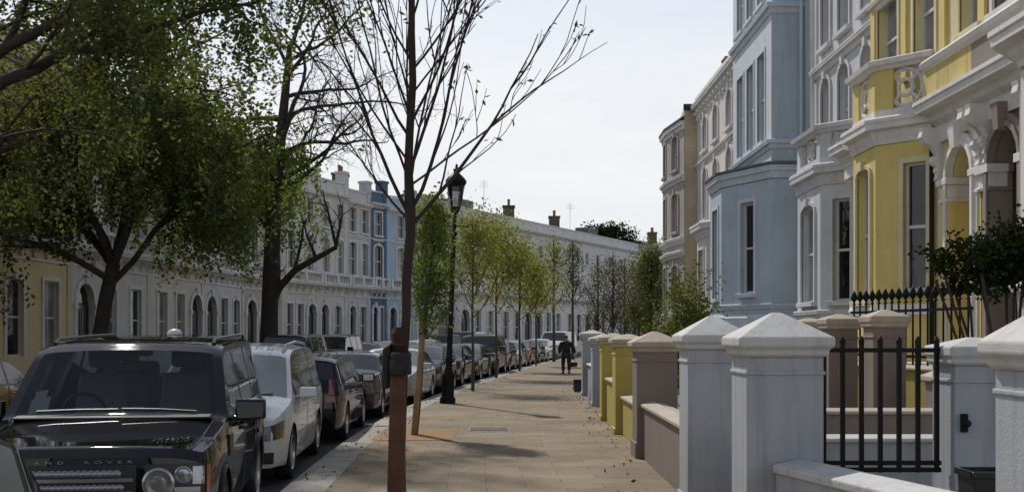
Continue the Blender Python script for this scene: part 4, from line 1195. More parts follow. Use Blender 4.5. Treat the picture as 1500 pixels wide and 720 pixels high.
        for c, fs in C.items():
            b = MB(); idx = {}
            for f in fs:
                nf = []
                for i in f:
                    if i not in idx: idx[i] = len(b.v); b.v.append(V[i])
                    nf.append(idx[i])
                b.f.append(tuple(nf)); b.m.append(0)
            nm = c.rstrip('0123'); key = {'body': 'paint', 'door': 'paint', 'front_bumper': p.get('bumpmat', 'paint'), 'rear_bumper': p.get('bumpmat', 'paint'), 'side_window': 'glass', 'rear_window': 'glass', 'windscreen': 'ws', 'pillar': 'black', 'window_trim': 'black', 'sunroof': 'glass'}[nm]
            if nm == 'door':  # shut lines round the door
                j = int(c[4]); sg = 1 if c[5] == '1' else -1; d = p['doors'][j]
                for xd in d:
                    zl = [z for z in np.linspace(s.zb(xd) + .04, s.zB(xd), 9)]
                    for a, c2 in zip(zl[:-1], zl[1:]):
                        b.poly([(xd + e, sg * (s.hw(xd, z) + .0035), z) for e, z in ((-.007, a), (.007, a), (.007, c2), (-.007, c2))], 1)
                o = b.build('door', [mats['paint'], M['trim_black']], root, 40)
                xh = d[0] + .16; zh = s.zB(xh) - .13; h = MB()
                y = sg * s.hw(xh, zh)
                h.hexa([(xh - .11, y - .02 * sg, zh - .02), (xh + .11, y - .02 * sg, zh - .02), (xh + .1, y + .035 * sg, zh - .012), (xh - .1, y + .035 * sg, zh - .012),
                        (xh - .11, y - .02 * sg, zh + .02), (xh + .11, y - .02 * sg, zh + .02), (xh + .1, y + .03 * sg, zh + .014), (xh - .1, y + .03 * sg, zh + .014)])
                bevel(h.build('handle', p.get('handle') or mats['paint'], o), .008)
            else:
                o = b.build(nm, mats[key], root, 32)
            out[nm] = o
        # underbody between the wheels, wheel housings dark
        b = MB(); b.box(-s.L2 + .3, s.L2 - .3, -s.W2 + .3, s.W2 - .3, .2, .62); b.build('underbody', M['trim_black'], root)
        # wheels
        Rw = p['R'] 
        for xw in (p['xf'], p['xr']):
            for sg in (1, -1):
                yc = sg * (s.W2 - .125)
                b = MB(); t = .11
                b.lathe([(Rw * .66, -t), (Rw * .93, -t), (Rw, -t * .7), (Rw, t * .7), (Rw * .93, t), (Rw * .66, t * .95), (Rw * .64, 0)], (xw, yc, Rw), 36, 'y')
                w = b.build('wheel', M['tyre'], root, 40)
                b = MB(); ri = Rw * .66
                b.lathe([(ri * 1.02, sg * .10), (ri * .97, sg * .108), (ri * .90, sg * .085), (ri * .86, -sg * .02), (0, -sg * .02)], (xw, yc, Rw), 30, 'y')
                for k in range(5):
                    a = 2 * math.pi * k / 5 + .3
                    ca, sa = math.cos(a), math.sin(a); wv = .035
                    pts = []
                    for r_, hw2, yy in ((.05, .045, .075), (ri * .93, .06, .095)):
                        for e in (-1, 1):
                            pts.append((xw + r_ * ca - e * hw2 * sa, yc + sg * yy, Rw + r_ * sa + e * hw2 * ca))
                    lo = [(q[0], q[1] - sg * .04, q[2]) for q in pts]
                    b.hexa([lo[0], lo[2], lo[3], lo[1], pts[0], pts[2], pts[3], pts[1]])
                b.lathe([(.075, sg * .05), (.07, sg * .095), (0, sg * .1)], (xw, yc, Rw), 14, 'y')
                b.build('rim', M['alloy'], w, 40)
        # mirrors
        xm_, zm = p['mirror']
        for sg in (1, -1):
            y0 = sg * (s.hw(xm_, zm - .02)); b = MB()
            mw, mh = p.get('mirror_size', (.24, .17))
            b.hexa([(xm_ - .03, y0 - .05 * sg, zm - .06), (xm_ + .05, y0 - .05 * sg, zm - .06), (xm_ + .05, y0 + .08 * sg, zm - .03), (xm_ - .03, y0 + .08 * sg, zm - .03),
                    (xm_ - .03, y0 - .05 * sg, zm - .02), (xm_ + .05, y0 - .05 * sg, zm - .02), (xm_ + .05, y0 + .08 * sg, zm + .01), (xm_ - .03, y0 + .08 * sg, zm + .01)])
            a, c_ = y0 + .05 * sg, y0 + (.05 + mw) * sg
            b.hexa([(xm_ - .07, a, zm - .05), (xm_ + .07, a, zm - .04), (xm_ + .04, c_, zm - .03), (xm_ - .07, c_, zm - .04),
                    (xm_ - .07, a, zm - .05 + mh), (xm_ + .05, a, zm - .06 + mh), (xm_ + .02, c_, zm - .07 + mh), (xm_ - .07, c_, zm - .05 + mh)])
            mo = b.build('wing_mirror', p.get('mirror_mat') or mats['paint'], root, 50); bevel(mo, .035, 3)
            b = MB(); b.poly([(xm_ - .0735, a + sg * .025, zm - .03), (xm_ - .0735, c_ - sg * .025, zm - .02), (xm_ - .0735, c_ - sg * .025, zm + mh - .075), (xm_ - .0735, a + sg * .025, zm + mh - .075)])
            b.build('mirror_glass', M['chrome'], mo, fix=False)
        return out
    def wrap(s, end, d, z, off=.004):
        """point on the nose/tail skin at arc distance d from the centreline, going round the corner"""
        x0 = end * s.L2; h = s.hw(x0, z); sg = 1 if d >= 0 else -1; d = abs(d)
        if d <= h:
            f = d / h; return (s.warp(x0, f, z) + end * off, sg * d, z)
        x = x0 - end * (d - h); return (s.warp(x, 1., z) + end * off * .5, sg * (s.hw(x, z) + off), z)
    def skin(s, root, name, mat, end, d0, d1, z0, z1, off=.006, nd=10, nz=3, parent=None, sk=(0, 0), sm=40):
        b = MB(); g = []
        for i in range(nz + 1):
            t = i / nz; row = []
            for j in range(nd + 1):
                u = j / nd
                z = z0 + (z1 - z0) * t + (sk[0] * (1 - t) + sk[1] * t) * u
                row.append(len(b.v)); b.v.append(s.wrap(end, d0 + (d1 - d0) * u, z, off))
            g.append(row)
        for i in range(nz):
            for j in range(nd): b.f.append((g[i][j], g[i][j + 1], g[i + 1][j + 1], g[i + 1][j])); b.m.append(0)
        # border back into the body so the panel has thickness
        lo = [g[0][j] for j in range(nd + 1)] + [g[i][nd] for i in range(1, nz + 1)] + [g[nz][j] for j in range(nd - 1, -1, -1)] + [g[i][0] for i in range(nz - 1, 0, -1)]
        m = len(lo); base = len(b.v)
        for i in lo:
            v = b.v[i]; b.v.append((v[0] - end * (off + .012), v[1] * .995, v[2]))
        for k in range(m):
            k2 = (k + 1) % m; b.f.append((lo[k], base + k, base + k2, lo[k2])); b.m.append(0)
        return b.build(name, mat, parent or root, sm)

def seats(root, rows, mat, dash=None, wheel_y=-.38):
    for x, zc, n in rows:
        for y in ((-.38, .38) if n == 2 else (-.48, 0, .48)):
            b = MB(); wd = .25 if n == 2 else .21
            b.hexa([(x - .05, y - wd, zc - .1), (x + .08, y - wd, zc - .1), (x + .08, y + wd, zc - .1), (x - .05, y + wd, zc - .1),
                    (x - .2, y - wd * .85, zc + .55), (x - .1, y - wd * .85, zc + .55), (x - .1, y + wd * .85, zc + .55), (x - .2, y + wd * .85, zc + .55)])
            b.hexa([(x - .0, y - wd, zc - .25), (x + .5, y - wd, zc - .22), (x + .5, y + wd, zc - .22), (x - .0, y + wd, zc - .25),
                    (x - .0, y - wd, zc - .1), (x + .5, y - wd, zc - .05), (x + .5, y + wd, zc - .05), (x - .0, y + wd, zc - .1)])
            so = bevel(b.build('seat', mat, root), .05, 3)
            b = MB(); b.box(x - .23, x - .13, y - .14, y + .14, zc + .6, zc + .80); bevel(b.build('headrest', mat, so), .04, 3)
    if dash:
        x, z, w = dash
        b = MB(); b.hexa([(x - .25, -w, z - .3), (x + .35, -w, z - .3), (x + .35, w, z - .3), (x - .25, w, z - .3), (x - .2, -w, z - .04), (x + .35, -w * .96, z), (x + .35, w * .96, z), (x - .2, w, z - .04)])
        d = bevel(b.build('dashboard', M['trim_black'], root), .04, 3)
        b = MB(); b.tube([(x - .38 + .06 * math.sin(a), wheel_y + .18 * math.cos(a), z + .02 + .17 * math.sin(a)) for a in np.linspace(0, 2 * math.pi, 24)], .016, 6)
        b.build('steering_wheel', M['trim_black'], d, 50)

PAINT = {}
for nm, c, mt, ro in (('graphite', (.0075, .007, .0068), .0, .4), ('white', (.62, .63, .62), .0, .3), ('navy', (.006, .007, .013), .0, .4), ('grey', (.055, .054, .053), .2, .4), ('silver', (.28, .285, .285), .4, .36),
                      ('black', (.006, .006, .0065), .0, .4), ('pale_green', (.36, .42, .39), .2, .36), ('ochre', (.30, .19, .055), .2, .35), ('maroon', (.035, .010, .007), .0, .4), ('red', (.20, .018, .013), .0, .3), ('blue', (.012, .022, .05), .0, .4), ('olive', (.014, .022, .020), .0, .4)):
    PAINT[nm] = paint('paint_' + nm, c, mt, ro)

SPEC = {
 'suv': dict(L=4.75, W=1.87, fc=[1., .90, .78, .45, 0.], prof=[(2.375, .94), (2.31, 1.005), (1.9, 1.075), (1.32, 1.15), (1.2, 1.18), (.66, 1.70), (.52, 1.765), (.3, 1.795), (-.4, 1.82), (-1.9, 1.835), (-2.2, 1.80), (-2.30, 1.62), (-2.345, 1.15), (-2.375, 1.05)],
      belt=[(-2.4, 1.13), (1.3, 1.13), (2.4, 1.0)], xf=1.46, xr=-1.42, R=.37, tumble=.17, pf=.07, pfl=.45, pr=.04, bf=.06, rkf=.025, br=.03, rkr=.02, crown=.022,
      ws=(.62, 1.22), rw=(-2.33, -2.22), sg=(-2.15, .98), pillars=[(-.12, .02), (-1.12, -1.0)], doors=[(.0, 1.02), (-1.05, -.02)], mirror=(.98, 1.16), mirror_size=(.25, .2), bump=.62, bumpmat='paint', sill=.36, bot=.34, rear_glass=(1.2, 1.7)),
 'mpv': dict(L=4.75, W=1.88, prof=[(2.375, .74), (2.30, .84), (1.9, .96), (1.55, 1.03), (1.42, 1.055), (.62, 1.56), (.45, 1.615), (.1, 1.67), (-1., 1.70), (-1.9, 1.66), (-2.15, 1.60), (-2.30, 1.1), (-2.375, .9)],
      belt=[(-2.4, 1.08), (-1, 1.03), (1.4, .98), (2.4, .74)], xf=1.45, xr=-1.42, R=.335, tumble=.24, pf=.15, pfl=.8, bf=.17, rkf=.05, ws=(.6, 1.47), rw=(-2.28, -2.12), sg=(-2.05, 1.1), pillars=[(-.05, .04), (-1.1, -1.0)], doors=[(.02, 1.12), (-1.02, 0.)], mirror=(1.02, 1.06), mirror_size=(.22, .15), bump=.0, sill=.23),
 'estate': dict(L=4.7, W=1.83, prof=[(2.35, .70), (2.28, .80), (1.7, .92), (1.15, .99), (1.05, 1.01), (.25, 1.42), (.05, 1.46), (-.6, 1.485), (-1.8, 1.45), (-2.05, 1.40), (-2.27, 1.0), (-2.35, .86)],
      belt=[(-2.4, .98), (1.1, .93), (2.4, .70)], xf=1.42, xr=-1.36, R=.325, tumble=.24, ws=(.2, 1.09), rw=(-2.24, -2.06), sg=(-2.0, .85), pillars=[(-.12, -.03), (-1.1, -1.0)], doors=[(-.05, .95), (-1.05, -.08)], mirror=(.82, .98), sill=.22),
 'hatch': dict(L=4.05, W=1.74, prof=[(2.025, .70), (1.95, .80), (1.5, .93), (1.1, 1.0), (1.0, 1.02), (.25, 1.42), (.05, 1.47), (-.5, 1.49), (-1.3, 1.44), (-1.5, 1.38), (-1.88, 1.02), (-2.025, .86)],
      belt=[(-2.1, 1.0), (1., .93), (2.1, .70)], xf=1.28, xr=-1.22, R=.31, tumble=.26, pr=.15, ws=(.2, 1.04), rw=(-1.86, -1.48), sg=(-1.45, .82), pillars=[(-.2, -.1)], doors=[(-.14, .92), (-1.0, -.16)], mirror=(.78, .98), sill=.22),
 'saloon': dict(L=4.6, W=1.80, prof=[(2.3, .68), (2.22, .78), (1.6, .90), (1.1, .97), (1.0, .985), (.2, 1.39), (0., 1.43), (-.5, 1.44), (-.95, 1.41), (-1.1, 1.37), (-1.65, 1.06), (-1.75, 1.04), (-2.2, .98), (-2.3, .84)],
      belt=[(-2.4, .96), (1., .91), (2.4, .68)], xf=1.4, xr=-1.33, R=.32, tumble=.30, ws=(.15, 1.04), rw=(-1.68, -1.06), sg=(-1.4, .8), pillars=[(-.2, -.1)], doors=[(-.14, .9), (-1.05, -.16)], mirror=(.78, .95), sill=.21),
 'van': dict(L=5.2, W=1.98, prof=[(2.6, .9), (2.55, 1.05), (2.2, 1.2), (1.85, 1.3), (1.75, 1.33), (1.0, 1.93), (.8, 1.98), (0, 2.02), (-2.3, 2.0), (-2.52, 1.95), (-2.58, 1.2), (-2.6, 1.0)],
      belt=[(-2.7, 1.2), (1.7, 1.15), (2.7, .9)], xf=1.75, xr=-1.5, R=.34, tumble=.1, ws=(1.0, 1.78), rw=(-2.62, -2.61), sg=(.55, 1.4), pillars=[], doors=[(.5, 1.5)], mirror=(1.5, 1.25), sill=.28, mirror_size=(.2, .25)),
}
def car(kind, col, label, group, glass='carglass', ws=None, extra=True):
    root = empty('parked_' + {'suv': 'suv', 'mpv': 'people_carrier', 'estate': 'estate_car', 'hatch': 'hatchback', 'saloon': 'saloon_car', 'van': 'van'}[kind])
    tag(root, label, 'van' if kind == 'van' else 'car', group)
    c = Car(SPEC[kind]); mats = dict(paint=PAINT[col], glass=M[glass], ws=M[ws or glass], black=M['trim_black'])
    c.build(root, mats)
    h = c.hw(c.L2, .6); zt = c.zT(c.L2)
    if extra:
        z1 = zt - .06
        for sg in (1, -1):
            hl = c.skin(root, 'headlight', M['lens'], 1, sg * h * .58, sg * (h + .26), z1 - .20, z1 - .05, sk=(.03, .06))
            tl = c.skin(root, 'tail_light', M['red_lens'], -1, sg * (c.hw(-c.L2, .8) - .16), sg * (c.hw(-c.L2, .8) + .12), .72, min(1.02, c.zB(-c.L2) + .02) if kind != 'van' else 1.1)
        c.skin(root, 'grille', M['trim_black'], 1, -h * .5, h * .5, z1 - .22, z1 - .08)
        c.skin(root, 'lower_intake', M['trim_black'], 1, -h * .7, h * .7, .27, .42)
        c.skin(root, 'number_plate', M['plate_white'], 1, -.26, .26, .44, .55, off=.018)
        c.skin(root, 'number_plate', M['plate_yellow'], -1, -.26, .26, .62, .73, off=.012)
    return root, c

def place(o, px_or_x, y, ang):
    """ang: heading of the nose, degrees from -Y (towards the camera), positive turns the nose to +X"""
    o.location = (px_or_x, y, -.118); o.rotation_euler = (0, 0, R(-90 + ang)); return o

NR = 'cars parked along the near kerb'; FRG = 'cars parked along the far kerb'
# ---- the graphite off-roader in front
suv, cs = car('suv', 'graphite', 'dark graphite boxy off-roader parked facing us, nearest whole car', NR, glass='carglass_clear', ws='carglass_clear', extra=False)
h = cs.hw(cs.L2, .8)
c = cs
for sg in (1, -1):
    hl = c.skin(suv, 'headlight', M['trim_black'], 1, sg * (h - .40), sg * (h + .12), .645, .905, off=.012)
    b = MB()
    p0 = c.wrap(1, sg * (h - .30), .765, .02)
    b.lathe([(.115, -.02), (.118, .012), (.10, .02), (.092, .004), (.06, .0), (.055, .016), (.0, .022)], p0, 24, 'x'); b.build('round_lamp', M['lens'], hl, 40)
    p1 = c.wrap(1, sg * (h - .125), .825, .02)
    b = MB(); b.lathe([(.066, -.02), (.066, .012), (.055, .018), (.045, .0), (.0, .012)], p1, 20, 'x'); b.build('square_lamp', M['lens'], hl, 40)
    c.skin(suv, 'lamp_reflector', M['lens'], 1, sg * (h - .19), sg * (h - .005), .665, .735, off=.016, parent=hl, nd=6)
    c.skin(suv, 'lamp_reflector', M['lens'], 1, sg * (h - .06), sg * (h + .02), .755, .885, off=.016, parent=hl, nd=4)
    c.skin(suv, 'side_marker', M['amber_lens'], 1, sg * (h + .045), sg * (h + .11), .675, .885, off=.018, parent=hl, nd=3)
gr = c.skin(suv, 'grille', M['trim_black'], 1, -(h - .46), h - .46, .60, .905, off=.012, nd=16)
for z0 in (.785, .69): c.skin(suv, 'grille_bar', M['grille_silver'], 1, -(h - .48), h - .48, z0, z0 + .026, off=.03, nd=16, nz=1, parent=gr)
b = MB()
for r_, z0 in ((0, .84), (1, .74)):
    b = MB()
    for k in range(14):
        d = -(h - .55) + (2 * (h - .55)) * (k + (.5 if r_ else 0)) / 14
        q = c.wrap(1, d, z0, .014); b.lathe([(.0, .018), (.026, .012), (.034, 0)], (q[0], q[1], q[2]), 10, 'x')
    b.build('grille_mesh', M['grille_silver'], gr, 50)
c.skin(suv, 'lower_intake', M['trim_black'], 1, -.62, .62, .37, .44, off=.012)
c.skin(suv, 'number_plate', M['plate_white'], 1, -.26, .26, .46, .565, off=.03)
# bonnet lettering, individual chrome capitals along the lip
cu = bpy.data.curves.new('lettering', 'FONT'); cu.body = 'LAND  ROVER'; cu.size = .064; cu.extrude = .004; cu.space_character = 2.1; cu.align_x = 'CENTER'
to = bpy.data.objects.new('lettering', cu); COL.objects.link(to); bpy.context.view_layer.update()
me = bpy.data.meshes.new_from_object(to.evaluated_get(bpy.context.evaluated_depsgraph_get())); bpy.data.objects.remove(to)
for v in me.vertices:
    t, w, e = v.co
    q = c.wrap(1, t, .918 + w * .45, .008); v.co = (q[0] + e, q[1], q[2])
lb = MB(); lb.v = [tuple(v.co) for v in me.vertices]; lb.f = [tuple(p.vertices) for p in me.polygons]; lb.m = [0] * len(lb.f); bpy.data.meshes.remove(me)
for q in islands(lb): q.build('bonnet_letter', M['grille_silver'], suv)
# bonnet shut line, clamshell edges, wipers, roof rails, aerial dome, interior
b = MB()
for sg in (1, -1):
    b.tube([(x, sg * (c.hw(x, c.zT(x)) * .90), c.top(x, .9) + .002) for x in np.linspace(1.28, 2.28, 9)], .006, 4)
b.build('bonnet_seam', M['trim_black'], suv)
for y0, y1 in ((-.62, .02), (.06, .66)):
    b = MB(); b.tube([(1.25, y0, c.top(1.25, y0 / .8) + .05), (1.22, (y0 + y1) / 2, c.top(1.22, .1) + .035), (1.20, y1, c.top(1.20, y1 / .8) + .03)], .011, 6); b.build('wiper', M['trim_black'], suv)
b = MB(); b.hexa([(1.21, -.80, 1.165), (1.36, -.80, 1.165), (1.36, .80, 1.165), (1.21, .80, 1.165), (1.21, -.78, 1.19), (1.36, -.78, 1.178), (1.36, .78, 1.178), (1.21, .78, 1.19)]); b.build('scuttle', M['trim_black'], suv)
for sg in (1, -1):
    b = MB(); yy = sg * (c.hw(-.5, 1.76) - .08)
    b.tube([(.40, yy, 1.775), (.30, yy, 1.815), (-.8, yy, 1.84), (-1.95, yy, 1.855), (-2.05, yy, 1.82)], .016, 6); b.build('roof_rail', M['trim_black'], suv, 50)
b = MB(); b.lathe([(0, .06), (.05, .05), (.075, .02), (.08, 0)], (-1.7, 0, 1.86), 14); b.build('roof_aerial', M['plate_white'], suv, 50)
seats(suv, [(.1, .95, 2), (-.85, .98, 2), (-1.6, 1.02, 2)], M['seat_pale'], dash=(1.0, 1.15, .74))
b = MB(); b.box(.62, .66, -.13, .13, 1.52, 1.60); bevel(b.build('rear_view_mirror', M['trim_black'], suv), .015)
b = MB(); b.poly([(.985, -.64, 1.33), (.985, -.52, 1.33), (.965, -.52, 1.36), (.965, -.64, 1.36)]);
def ws_pt(x, y, off=-.01):
    return (x, y, c.top(x, y / .78) + off)
def ws_card(x0, x1, y0, y1):
    q = MB(); q.hexa([ws_pt(x1, y0, -.018), ws_pt(x1, y1, -.018), ws_pt(x0, y1, -.018), ws_pt(x0, y0, -.018), ws_pt(x1, y0, -.012), ws_pt(x1, y1, -.012), ws_pt(x0, y1, -.012), ws_pt(x0, y0, -.012)])
    return q.build('windscreen_sticker', M['paper'], suv)
ws_card(.97, 1.10, -.70, -.60); ws_card(1.03, 1.15, -.72, -.56); ws_card(1.135, 1.165, .12, .22); ws_card(1.145, 1.165, .56, .62)
for sg in (1, -1):
    for xw in (c.p['xf'], c.p['xr']):
        b = MB(); Ra = c.p['R'] + .05
        b.tube([(xw + Ra * math.cos(a), sg * (c.hw(xw + Ra * math.cos(a), c.p['R'] + Ra * math.sin(a)) + .004), c.p['R'] + Ra * math.sin(a)) for a in np.linspace(-.05, math.pi + .05, 22)], .022, 6)
        b.build('arch_trim', M['trim_black'], suv, 50)
    b = MB(); b.box(1.02, 1.26, sg * (c.hw(1.14, .95) + .004) - .012, sg * (c.hw(1.14, .95) + .004) + .012, .84, 1.02); bevel(b.build('fender_vent', M['trim_black'], suv), .01)
place(suv, -3.47, 10.62, 7.3)
# ---- white people carrier behind it
mpv, cm_ = car('mpv', 'white', 'white people carrier parked right behind the graphite off-roader', NR, ws='windscreen_pale', extra=False)
c = cm_; h = c.hw(c.L2, .7)
for sg in (1, -1):
    hl = c.skin(mpv, 'headlight', M['lens_dark'], 1, sg * h * .55, sg * (h + .34), .55, .70, sk=(.04, .10), off=.008)
    c.skin(mpv, 'lamp_lens', M['lens'], 1, sg * h * .72, sg * (h * .9), .60, .69, off=.012, parent=hl, nd=5)
    c.skin(mpv, 'fog_lamp_recess', M['trim_black'], 1, sg * h * .62, sg * (h + .06), .29, .43, off=.008)
    c.skin(mpv, 'tail_light', M['red_lens'], -1, sg * (h - .1), sg * (h + .12), .8, 1.1)
    b = MB(); yy = sg * (c.hw(-.5, 1.62) - .09); b.tube([(.45, yy, 1.60), (.3, yy, 1.70), (-.8, yy, 1.745), (-1.85, yy, 1.71), (-2.0, yy, 1.62)], .02, 6); b.build('roof_rail', M['alloy'], mpv, 50)
c.skin(mpv, 'grille', M['trim_black'], 1, -h * .5, h * .5, .52, .66)
c.skin(mpv, 'lower_intake', M['trim_black'], 1, -h * .5, h * .5, .27, .40)
c.skin(mpv, 'number_plate', M['plate_white'], 1, -.26, .26, .42, .51, off=.015)
for y0, y1 in ((-.62, .0), (.05, .66)):
    b = MB(); b.tube([(1.47, y0, c.top(1.47, .7) + .02), (1.40, y1, c.top(1.40, y1 / .8) + .025)], .011, 6); b.build('wiper', M['trim_black'], mpv)
place(mpv, -3.84, 15.95, 3.4)
# ---- the others
est, ce = car('estate', 'navy', 'very dark estate car seen from behind, just past the white people carrier', NR)
for sg in (1, -1):
    hh = ce.hw(-ce.L2, .95)
    ce.skin(est, 'tail_light', M['red_lens'], -1, sg * (hh - .07), sg * (hh + .05), .84, 1.1)
place(est, -3.84, 21.2, 180 + 1.5)
gry, _ = car('saloon', 'grey', 'grey saloon car ahead of the very dark estate car', NR); place(gry, -3.74, 26.5, 180 - 1)
hat, _ = car('hatch', 'olive', 'small dark green hatchback cut by the lower left corner', NR, glass='bright_glass'); place(hat, -3.03, 3.86, 4)

def setpaint(o, pm):
    for ch in o.children:
        for cc in (ch, *ch.children):
            for sl in cc.material_slots:
                if sl.material and sl.material.name.startswith('paint_'):
                    sl.link = 'OBJECT'; sl.material = pm
def clone(src, col, label, group, x, y, ang):
    o = copy_tree(src); o['label'] = label; o['group'] = group; setpaint(o, PAINT[col]); place(o, x, y, ang); return o
sal, _ = car('saloon', 'pale_green', 'pale greenish saloon car facing us beyond the grey saloon', NR, ws='windscreen_pale')
van, _ = car('van', 'white', 'white van at the far end of the street by the man', NR)
sv2, _ = car('suv', 'maroon', 'tall dark maroon off-roader facing us with bright bonnet, under the third sapling', NR)
hat2, _ = car('hatch', 'black', 'black hatchback with pale windscreen facing us behind the street lamp', NR, ws='windscreen_pale')
def near_row(o, y, face=0):
    place(o, kx(y) - 1.08, y, (180 if face else 0) - math.degrees(math.atan(ks(y)))); return o
def near_xy(y): return kx(y) - 1.08, y, -math.degrees(math.atan(ks(y)))
near_row(sal, 31.6); near_row(hat2, 36.6)
clone(hat2, 'graphite', 'graphite hatchback facing us right of the lamp column', NR, *near_xy(41.0))
clone(sal, 'navy', 'very dark saloon car facing us between graphite hatchback and maroon off-roader', NR, *near_xy(46.0))
near_row(sv2, 51.3)
clone(hat2, 'grey', 'mid grey hatchback facing us beyond the maroon off-roader', NR, *near_xy(56.3))
clone(sal, 'silver', 'silver saloon car far along the kerb before the red one', NR, *near_xy(61.1))
clone(hat2, 'red', 'red hatchback far along the near kerb', NR, *near_xy(65.8))
clone(sal, 'black', 'black saloon car far along the near kerb behind the red hatchback', NR, *near_xy(70.6))
clone(hat2, 'white', 'white hatchback last but one in the near row', NR, *near_xy(75.4))
xv, yv, av = near_xy(82.5); place(van, xv, yv, av)
def far_xy(y, face=0): return kx(y) - ROADW + 1.1, y, (180 if face else 0) - math.degrees(math.atan(ks(y)))
oc, _ = car('saloon', 'ochre', 'ochre yellow saloon car across the road at the left edge', FRG); place(oc, *far_xy(20.6, 1))
sv3 = clone(sv2, 'blue', 'dark blue tall off-roader across the road behind the white people carrier', FRG, *far_xy(43.0))
clone(sv2, 'black', 'black off-roader across the road right of the dark blue one', FRG, *far_xy(49.0))
clone(sal, 'grey', 'grey saloon car across the road with bright roof', FRG, *far_xy(54.5, 1))
clone(hat2, 'black', 'black hatchback across the road behind the grey saloon', FRG, *far_xy(59.3))
clone(sal, 'white', 'white saloon car across the road near the blue houses', FRG, *far_xy(64.3))
clone(hat2, 'silver', 'silver hatchback across the road below the blue houses', FRG, *far_xy(69.3))
clone(sv2, 'graphite', 'graphite off-roader across the road at the bend', FRG, *far_xy(74.5))
clone(van, 'white', 'white van across the road at the bend', FRG, *far_xy(81.0))
clone(hat2, 'olive', 'dark green hatchback beyond the van at the bend', FRG, *far_xy(87.5))
# ------------------------------------------------------------------ trees
M['bark'] = surf('bark', (.055, .042, .033), rough=.95, var=.5, scale=4, bump=1., bscale=25, dirt=.4, dirtcol=(.02, .016, .012))
M['bark_red'] = surf('young_bark', (.036, .020, .015), rough=.8, var=.4, scale=8, bump=.6, bscale=60)
M['bark_grey'] = surf('grey_bark', (.10, .085, .07), rough=.9, var=.4, scale=6, bump=.6, bscale=40)
M['leaf_plane'] = leafmat('plane_leaf', (.118, .140, .060), .52)
M['leaf_young'] = leafmat('young_leaf', (.16, .21, .065), .55)
M['leaf_yellow'] = leafmat('spring_leaf', (.23, .25, .09), .55)
M['leaf_dark'] = leafmat('evergreen_leaf', (.022, .034, .012), .15)
M['leaf_bush'] = leafmat('bush_leaf', (.14, .17, .045), .35)
M['leaf_bud'] = leafmat('bud_leaf', (.085, .095, .05), .4)
M['leaf_brown'] = leafmat('brown_bud', (.12, .115, .085), .4)

def leaves(name, P, mat, size, parent, rng, aspect=.55, dirs=None, hang=0.):
    """one small bent leaf per point: two triangles-pairs folded along the midrib"""
    P = np.asarray(P, dtype=np.float32); n = len(P)
    if n == 0: return None
    r = np.random.RandomState(rng)
    a = r.normal(size=(n, 3)).astype(np.float32)
    if hang: a[:, 2] = a[:, 2] * (1 - hang) - hang * 1.2
    a /= np.linalg.norm(a, axis=1, keepdims=True) + 1e-6
    c = np.cross(a, r.normal(size=(n, 3))); c /= np.linalg.norm(c, axis=1, keepdims=True) + 1e-6
    s = (size * (.6 + .8 * r.rand(n, 1))).astype(np.float32)
    nn = np.cross(a, c)
    v0 = P; v1 = P + a * s * .5 + c * s * aspect * .5 + nn * s * .08; v2 = P + a * s; v3 = P + a * s * .5 - c * s * aspect * .5 + nn * s * .08
    V = np.stack([v0, v1, v2, v3], 1).reshape(-1, 3)
    me = bpy.data.meshes.new(name)
    me.vertices.add(4 * n); me.vertices.foreach_set('co', V.astype(np.float32).ravel())
    me.loops.add(4 * n); me.loops.foreach_set('vertex_index', np.arange(4 * n, dtype=np.int32))
    me.polygons.add(n); me.polygons.foreach_set('loop_start', np.arange(0, 4 * n, 4, dtype=np.int32)); me.polygons.foreach_set('loop_total', np.full(n, 4, dtype=np.int32))
    me.materials.append(mat); me.update(); me.validate()
    return link_mesh(name, me, parent)

def wander(rng, p, d, L, n, wig, lift=0.):
    pts = [Vector(p)]; d = Vector(d).normalized()
    for i in range(n):
        d = (d + Vector((rng.gauss(0, wig), rng.gauss(0, wig), rng.gauss(0, wig) + lift))).normalized()
        pts.append(pts[-1] + d * (L / n))
    return pts, d

def grow(b, rng, p, d, L, r, depth, tips, par, lvl=0):
    """recursive limb; appends twig polylines to tips"""
    n = max(3, int(4 + L * par.get('seg', 1.2)))
    n = min(n, 9)
    pts, dd = wander(rng, p, d, L, n, par['wig'] * (1 + .3 * lvl), par['lift'][min(lvl, len(par['lift']) - 1)])
    r1 = r * par.get('taper', .45)
    rads = [r + (r1 - r) * i / n for i in range(n + 1)]
    b.tube(pts, rads, 8 if r > .05 else (5 if r > .018 else 3), cap=False)
    if depth <= 0:
        tips.append(pts); return
    k = par['kids'][min(lvl, len(par['kids']) - 1)]
    for i in range(k):
        t = par['start'] + (1 - par['start']) * (i + rng.random()) / k
        j = min(n - 1, int(t * n)); q = pts[j].lerp(pts[j + 1], t * n - j)
        ax = (pts[j + 1] - pts[j]).normalized()
        side = ax.orthogonal().normalized(); side.rotate(Quaternion(ax, rng.uniform(0, 2 * math.pi)))
        a = R(rng.uniform(*par['ang']))
        nd = ax * math.cos(a) + side * math.sin(a)
        nl = L * par['len'] * rng.uniform(.7, 1.2) * (1.1 - .5 * t)
        grow(b, rng, q, nd, nl, max(par.get('rmin', .006), rads[j] * par.get('rk', .55)), depth - 1, tips, par, lvl + 1)
    # leader
    grow(b, rng, pts[-1], dd, L * par['len'] * .9, r1, depth - 1, tips, par, lvl + 1)

TG = 'street trees'
